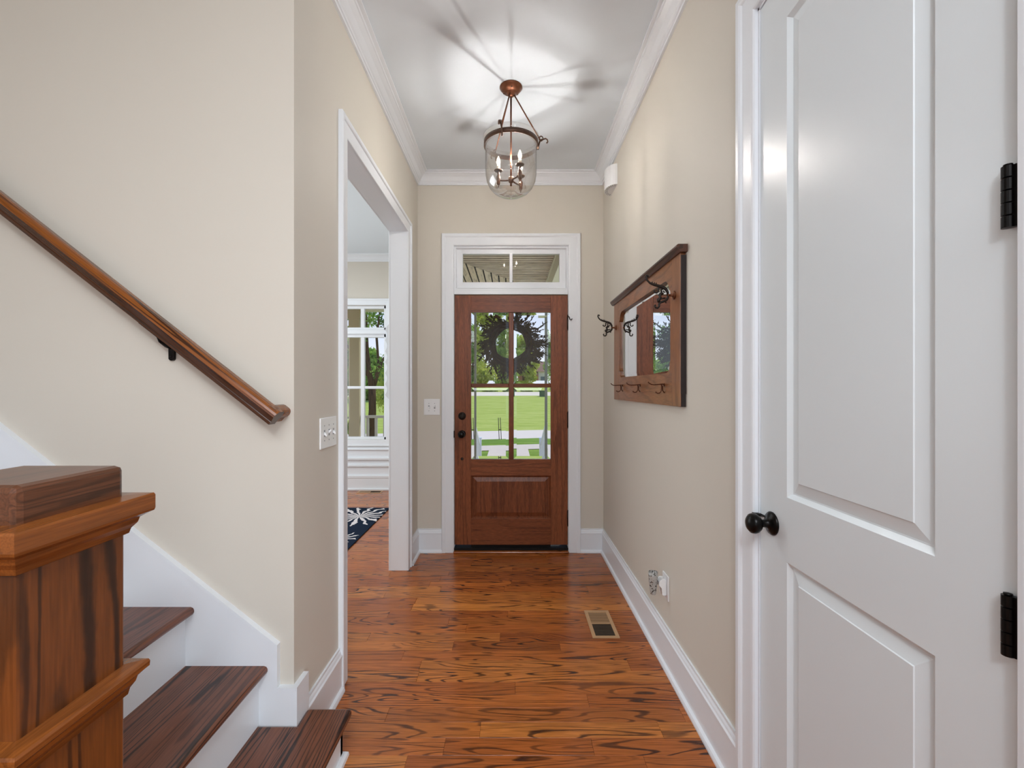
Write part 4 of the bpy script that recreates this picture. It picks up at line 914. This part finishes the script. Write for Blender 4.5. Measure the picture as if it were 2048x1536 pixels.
# foliage
def leafmat(name, c1, c2, c3, trans=0.5):
    m, t, b = newmat(name); N = t.nodes; L = t.links; N.remove(b)
    out = [n for n in N if n.type == 'OUTPUT_MATERIAL'][0]
    tcn = N.new('ShaderNodeTexCoord'); n1 = N.new('ShaderNodeTexNoise'); n1.inputs['Scale'].default_value = 1.7; n1.inputs['Detail'].default_value = 5
    L.new(tcn.outputs['Object'], n1.inputs['Vector'])
    cr_ = N.new('ShaderNodeValToRGB'); e_ = cr_.color_ramp.elements; e_[0].position = 0.33; e_[0].color = c1; e_[1].position = 0.67; e_[1].color = c3
    x = e_.new(0.5); x.color = c2; L.new(n1.outputs['Fac'], cr_.inputs[0])
    d = N.new('ShaderNodeBsdfDiffuse'); tr = N.new('ShaderNodeBsdfTranslucent'); mx = N.new('ShaderNodeMixShader'); mx.inputs[0].default_value = trans
    L.new(cr_.outputs[0], d.inputs[0]); L.new(cr_.outputs[0], tr.inputs[0]); L.new(d.outputs[0], mx.inputs[1]); L.new(tr.outputs[0], mx.inputs[2]); L.new(mx.outputs[0], out.inputs[0])
    return m
M['leaf1'] = leafmat('leaf_yellow_green', rgb(150, 168, 60), rgb(196, 204, 92), rgb(226, 226, 134))
M['leaf2'] = leafmat('leaf_mid_green', rgb(96, 136, 50), rgb(148, 182, 80), rgb(196, 212, 114))
M['leaf3'] = leafmat('leaf_deep_green', rgb(64, 96, 40), rgb(112, 146, 62), rgb(168, 190, 100))
M['bark'] = wood('bark', [rgb(96, 70, 46), rgb(104, 76, 50)], rgb(44, 32, 22), 2, along=2, across=12, rings=4, rough=0.95, linestr=0.7, spec=0.1)
def leaves(name, centers, radii, n, size, mat, parent, seed):
    r = np.random.RandomState(seed); centers = np.array(centers); k = len(centers)
    idx = r.randint(0, k, n); d = r.normal(size=(n, 3)); d /= np.linalg.norm(d, axis=1)[:, None]
    rad = (r.rand(n)**0.45)[:, None]*np.array(radii)[idx].reshape(n, -1)
    p = centers[idx]+d*rad
    u = r.normal(size=(n, 3)); u /= np.linalg.norm(u, axis=1)[:, None]; v = r.normal(size=(n, 3)); v -= u*(u*v).sum(1)[:, None]; v /= np.linalg.norm(v, axis=1)[:, None]
    s = size*(0.6+0.8*r.rand(n))[:, None]
    V = np.empty((n, 4, 3)); V[:, 0] = p-u*s; V[:, 1] = p-v*s*0.45; V[:, 2] = p+u*s; V[:, 3] = p+v*s*0.45
    me = bpy.data.meshes.new(name); me.vertices.add(4*n); me.vertices.foreach_set('co', V.reshape(-1)); me.loops.add(4*n); me.loops.foreach_set('vertex_index', np.arange(4*n))
    me.polygons.add(n); me.polygons.foreach_set('loop_start', np.arange(n)*4); me.update(); me.validate()
    o = link(name, me, mat, parent); o['kind'] = 'stuff'; return o
def tree(name, label, x, y, h, cr_, n, leafsize, mat, seed, trunk=0.2, base=None, lowf=0.3, group='trees across the lawn'):
    r = random.Random(seed); z = terr(y-0.24*x)-0.1 if base is None else base
    e_ = empty(name, (x, y, z), label, 'tree', group)
    b_ = MB().tube([(x, y, z), (x+r.uniform(-.1, .1), y, z+h*0.25), (x+r.uniform(-.25, .25), y, z+h*0.5), (x+r.uniform(-.3, .3), y, z+h*0.8)], [trunk, trunk*0.8, trunk*0.55, trunk*0.2], 8)
    cs = []; rs = []
    for i in range(26):
        a = r.uniform(0, 2*PI); t_ = r.uniform(lowf, 1.0); prof__ = math.sin(PI*min(1, (t_-lowf)/(1-lowf)*0.85+0.12))**0.7
        q = r.uniform(0.3, 0.85)*cr_*prof__
        c_ = (x+q*math.cos(a), y+q*math.sin(a), z+h*t_*0.95); cs.append(c_); rs.append([cr_*r.uniform(0.22, 0.42)])
        if i % 3 == 0: b_.tube([(x, y, z+h*max(0.2, t_-0.25)), ((x+c_[0])/2, (y+c_[1])/2, z+h*(t_*0.95-0.06)), c_], [trunk*0.35, trunk*0.22, trunk*0.08], 6)
    b_.build('trunk', M['bark'], e_)
    leaves('foliage', cs, rs, n, leafsize, mat, e_, seed)
far = [('oak_tree', 'tall yellow-green tree left behind the wreath', -4.4, 57, 11.5, 3.9, 13000, 0.22, 'leaf1', 1),
       ('oak_tree', 'mid green tree seen through the hole of the wreath', -0.9, 63.5, 8.6, 2.9, 9000, 0.20, 'leaf2', 2),
       ('oak_tree', 'light green tree right of the door glass muntin', 1.9, 69.5, 8.0, 2.6, 8000, 0.20, 'leaf1', 3),
       ('oak_tree', 'low green tree right of the wreath by the far house', 6.0, 60, 6.0, 2.2, 6000, 0.2, 'leaf2', 4),
       ('oak_tree', 'dark green tree at the left edge of the door glass', -8.2, 66, 8.0, 3.2, 6000, 0.22, 'leaf3', 5),
       ('oak_tree', 'broad green tree far beyond the dining window', -19.0, 52, 6.5, 4.0, 9000, 0.22, 'leaf1', 6),
       ('oak_tree', 'deep green tree behind the dining window trunk', -12.2, 38, 4.2, 2.4, 7000, 0.2, 'leaf2', 8)]
for (nm, lb, x, y, h, c_, n, ls, mt, sd) in far: tree(nm, lb, x, y, h, c_, n, ls, M[mt], sd, lowf=0.12)
# hedge bushes along the far road
for i, (x, y, rr, mt) in enumerate(((-6.9, 51.3, 0.8, 'leaf2'), (-4.6, 51.6, 0.7, 'leaf3'), (-2.4, 52, 0.8, 'leaf2'), (-0.3, 52, 0.6, 'leaf3'), (1.8, 53, 0.7, 'leaf2'), (4.0, 53, 0.75, 'leaf3'), (6.3, 54, 0.8, 'leaf2'))):
    z = terr(y-0.24*x)
    b_ = empty('shrub', (x, y, z), ['leftmost round shrub along the far road', 'second shrub from the left along the far road', 'third shrub from the left along the far road', 'middle shrub along the far road', 'third shrub from the right along the far road', 'second shrub from the right along the far road', 'rightmost shrub along the far road'][i], 'shrub', 'shrubs along the far road')
    leaves('foliage', [(x+random.uniform(-.5, .5)*rr, y, z+rr*0.4), (x, y, z+rr*0.6), (x+rr*0.6, y, z+rr*0.3), (x-rr*0.6, y, z+rr*0.35)], [[rr*0.6]]*4, 1400, 0.11, M[mt], b_, 30+i)
    MB().tube([(x, y, z-0.1), (x, y, z+rr*0.6)], [0.06, 0.02], 6).build('stem', M['bark'], b_)
# far house
M['hwhite'] = paint('house_white', rgb(238, 228, 218), 0.7, 0.3, 0.02)
M['roof'] = paint('roof_shingle', rgb(150, 112, 92), 0.9, 0.2, 0.12, 3)
M['brick'] = paint('far_brick', rgb(188, 130, 104), 0.9, 0.2, 0.1, 5)
H = empty('far_house', (6.2, 74, 1.4), 'white and brick house far behind the trees at right', 'house')
MB().box(4.4, 9.5, 74, 80, 1.2, 3.9).build('house_wall', M['hwhite'], H)
MB().box(1.2, 4.4, 73.4, 80, 1.2, 3.3).build('house_wing', M['brick'], H)
MB().poly([(73.6, 3.9), (80.4, 3.9), (77, 5.7)], 'x', 4.1, 9.8).build('roof', M['roof'], H)
MB().poly([(73.0, 3.3), (80.4, 3.3), (76.7, 4.6)], 'x', 0.9, 4.4).build('roof', M['roof'], H)
M['hpane'] = paint('house_window', rgb(110, 124, 136), 0.2, 0.5, 0.05)
for xw, yw_ in ((5.2, 73.98), (7.0, 73.98), (8.6, 73.98), (2.2, 73.38), (3.5, 73.38)):
    MB().box(xw-0.4, xw+0.4, yw_-0.04, yw_+0.02, 2.0, 3.1).build('house_window', M['hpane'], H)
# tree in front of the dining window
tx, ty, tz = -3.30, 10.8, -0.6
NT = empty('yard_tree', (tx, ty, tz), 'forked brown tree trunk with small leaves outside the dining window', 'tree')
b_ = MB().tube([(tx-0.03, ty, tz), (tx, ty, 0.2), (tx+0.03, ty, 0.8), (tx+0.02, ty, 1.36)], [0.13, 0.10, 0.085, 0.085], 10)
b_.tube([(tx+0.02, ty, 1.30), (tx-0.05, ty, 1.7), (tx-0.14, ty+0.1, 2.2), (tx-0.18, ty+0.1, 3.2), (tx-0.1, ty+0.2, 4.2)], [0.08, 0.06, 0.055, 0.05, 0.02], 8)
b_.tube([(tx+0.03, ty, 1.30), (tx+0.14, ty, 1.62), (tx+0.27, ty-0.05, 1.95), (tx+0.48, ty-0.1, 2.2), (tx+0.9, ty-0.1, 2.6)], [0.07, 0.048, 0.036, 0.028, 0.012], 8)
b_.tube([(tx+0.10, ty, 1.5), (tx+0.14, ty+0.1, 1.95), (tx+0.10, ty+0.1, 2.5), (tx+0.2, ty+0.1, 3.4)], [0.04, 0.03, 0.03, 0.012], 8)
b_.tube([(tx-0.05, ty, 1.6), (tx-0.4, ty, 2.0), (tx-0.7, ty, 2.6)], [0.045, 0.03, 0.012], 8)
b_.build('trunk', M['bark'], NT)
rr = random.Random(5); cs = []; rs = []
for i in range(46):
    cs.append((tx+rr.uniform(-1.3, 1.5), ty+rr.uniform(-0.7, 1.2), rr.uniform(1.75, 4.2))); rs.append([rr.uniform(0.16, 0.34)])
for i in range(12):
    cs.append((tx+rr.uniform(-0.9, -0.25), ty+rr.uniform(-0.5, 0.8), rr.uniform(0.3, 2.2))); rs.append([rr.uniform(0.12, 0.22)])
for i in range(7):
    cs.append((tx+rr.uniform(0.2, 0.8), ty+rr.uniform(-0.3, 0.8), rr.uniform(0.75, 1.35))); rs.append([rr.uniform(0.10, 0.18)])
leaves('foliage', cs, rs, 7500, 0.042, M['leaf3'], NT, 77)
BS = empty('bright_shrub', (-3.9, 14.0, -0.6), 'bright green bush behind the forked tree', 'shrub')
leaves('foliage', [(-3.95, 14.2, 1.2), (-3.8, 14.1, 1.6), (-3.9, 14.4, 0.9), (-3.6, 14.2, 1.0), (-3.75, 14.4, 1.9)], [[0.42], [0.36], [0.40], [0.36], [0.3]], 1900, 0.06, M['leaf1'], BS, 91)
MB().tube([(-3.85, 14.2, -0.6), (-3.85, 14.2, 1.2)], [0.05, 0.02], 6).build('stem', M['bark'], BS)

# ================================================================== WREATH on the outside of the door
WXc, WYc, WZc = -0.004, YB+0.085, 1.690
WR = empty('door_wreath', (WXc, WYc, WZc-0.3), 'dark twiggy leaf wreath hanging outside the front door glass', 'wreath')
M['twig'] = paint('dark_twig', rgb(30, 23, 13), 0.8, 0.2, 0.25, 30)
M['wleaf'] = leafmat('wreath_leaf', rgb(34, 30, 13), rgb(46, 40, 17), rgb(72, 64, 28), 0.25)
M['wrust'] = paint('rust_leaf', rgb(176, 106, 66), 0.8, 0.2, 0.15, 30)
rr = random.Random(21); ringm = MB()
for t_ in range(14):
    ph = rr.uniform(0, 2*PI); R0 = 0.158+rr.uniform(-0.022, 0.024); pts_ = []
    for i in range(33):
        a = ph+2*PI*i/32; R_ = R0+0.012*math.sin(3*a+ph); pts_.append((WXc+R_*math.cos(a), WYc+0.018*math.sin(2*a+ph*3), WZc+R_*math.sin(a)))
    ringm.tube(pts_, 0.0085, 5)
ringm.build('twig_ring', M['twig'], WR)
lv = MB(); tw = MB()
def blade(p, d, l, wd):
    d = Vector(d).normalized(); s_ = d.cross(Vector((rr.uniform(-.4, .4), 1, rr.uniform(-.4, .4)))).normalized(); p = Vector(p)
    q = Vector((0, rr.uniform(-.25, .25), 0))*l
    lv.add([p, p+d*l*0.45+s_*wd+q*0.4, p+d*l+q, p+d*l*0.45-s_*wd+q*0.4], [(0, 1, 2, 3)])
for i in range(420):
    a = rr.uniform(0, 2*PI); R_ = 0.158+rr.uniform(-0.035, 0.045)
    p = (WXc+R_*math.cos(a), WYc+rr.uniform(-0.02, 0.03), WZc+R_*math.sin(a))
    rad = Vector((math.cos(a), 0, math.sin(a))); tan = Vector((-math.sin(a), 0, math.cos(a)))
    d = rad*rr.uniform(0.2, 1.0)+tan*rr.uniform(0.2, 1.3)*(1 if math.cos(a) < 0.1 else -0.5)
    blade(p, d, rr.uniform(0.03, 0.085), rr.uniform(0.006, 0.012))
def spray(a, R_, ang, length, nl, budlen=0.022, curve=0.3):
    p = Vector((WXc+R_*math.cos(a), WYc+rr.uniform(-0.01, 0.03), WZc+R_*math.sin(a)))
    pts_ = [p]; d = ang
    for i in range(6):
        d += curve*rr.uniform(-0.5, 0.5); pts_.append(pts_[-1]+Vector((math.cos(d), rr.uniform(-0.1, 0.2), math.sin(d)))*length/6)
    tw.tube(pts_, [0.0035]+[0.0028]*5+[0.0014], 5)
    for i in range(nl):
        t_ = rr.uniform(0.25, 1.0)*6; k_ = min(5, int(t_)); q = pts_[k_].lerp(pts_[k_+1], t_-k_)
        blade(q, (math.cos(d+rr.uniform(-1.1, 1.1)), rr.uniform(-0.3, 0.3), math.sin(d+rr.uniform(-1.1, 1.1))), budlen*rr.uniform(0.6, 1.5), 0.005)
for i in range(16):     # tall sprays up and to the right
    a = rr.uniform(0.15, 1.5); spray(a, 0.165, a+rr.uniform(-0.2, 0.35), rr.uniform(0.10, 0.19), 12)
for i in range(15):     # sprays out to the right and lower right
    a = rr.uniform(-1.0, 0.1); spray(a, 0.165, a*0.4+rr.uniform(-0.3, 0.3), rr.uniform(0.09, 0.15), 16, 0.034)
for i in range(18):     # left side sweeping down
    a = rr.uniform(2.0, 4.4); spray(a, 0.165, a+rr.uniform(0.1, 0.8), rr.uniform(0.08, 0.15), 15, 0.036)
for i in range(10):     # bottom
    a = rr.uniform(4.2, 5.6); spray(a, 0.155, a+rr.uniform(-0.4, 0.4), rr.uniform(0.08, 0.14), 14, 0.034)
tw.build('twigs', M['twig'], WR)['kind'] = 'stuff'
lv.build('leaves', M['wleaf'], WR)['kind'] = 'stuff'
MB().add([(-0.150, WYc, 1.915), (-0.12, WYc-0.006, 1.928), (-0.075, WYc, 1.912), (-0.115, WYc+0.006, 1.898)], [(0, 1, 2, 3)]).build('rust_leaf', M['wrust'], WR)
MB().tube([(WXc, WYc, WZc+0.18), (WXc, WYc+0.0, 1.98), (WXc, YB+0.06, 2.02), (WXc, YB+0.054, 2.085)], 0.002, 5).build('hanger', M['blackiron'], WR)
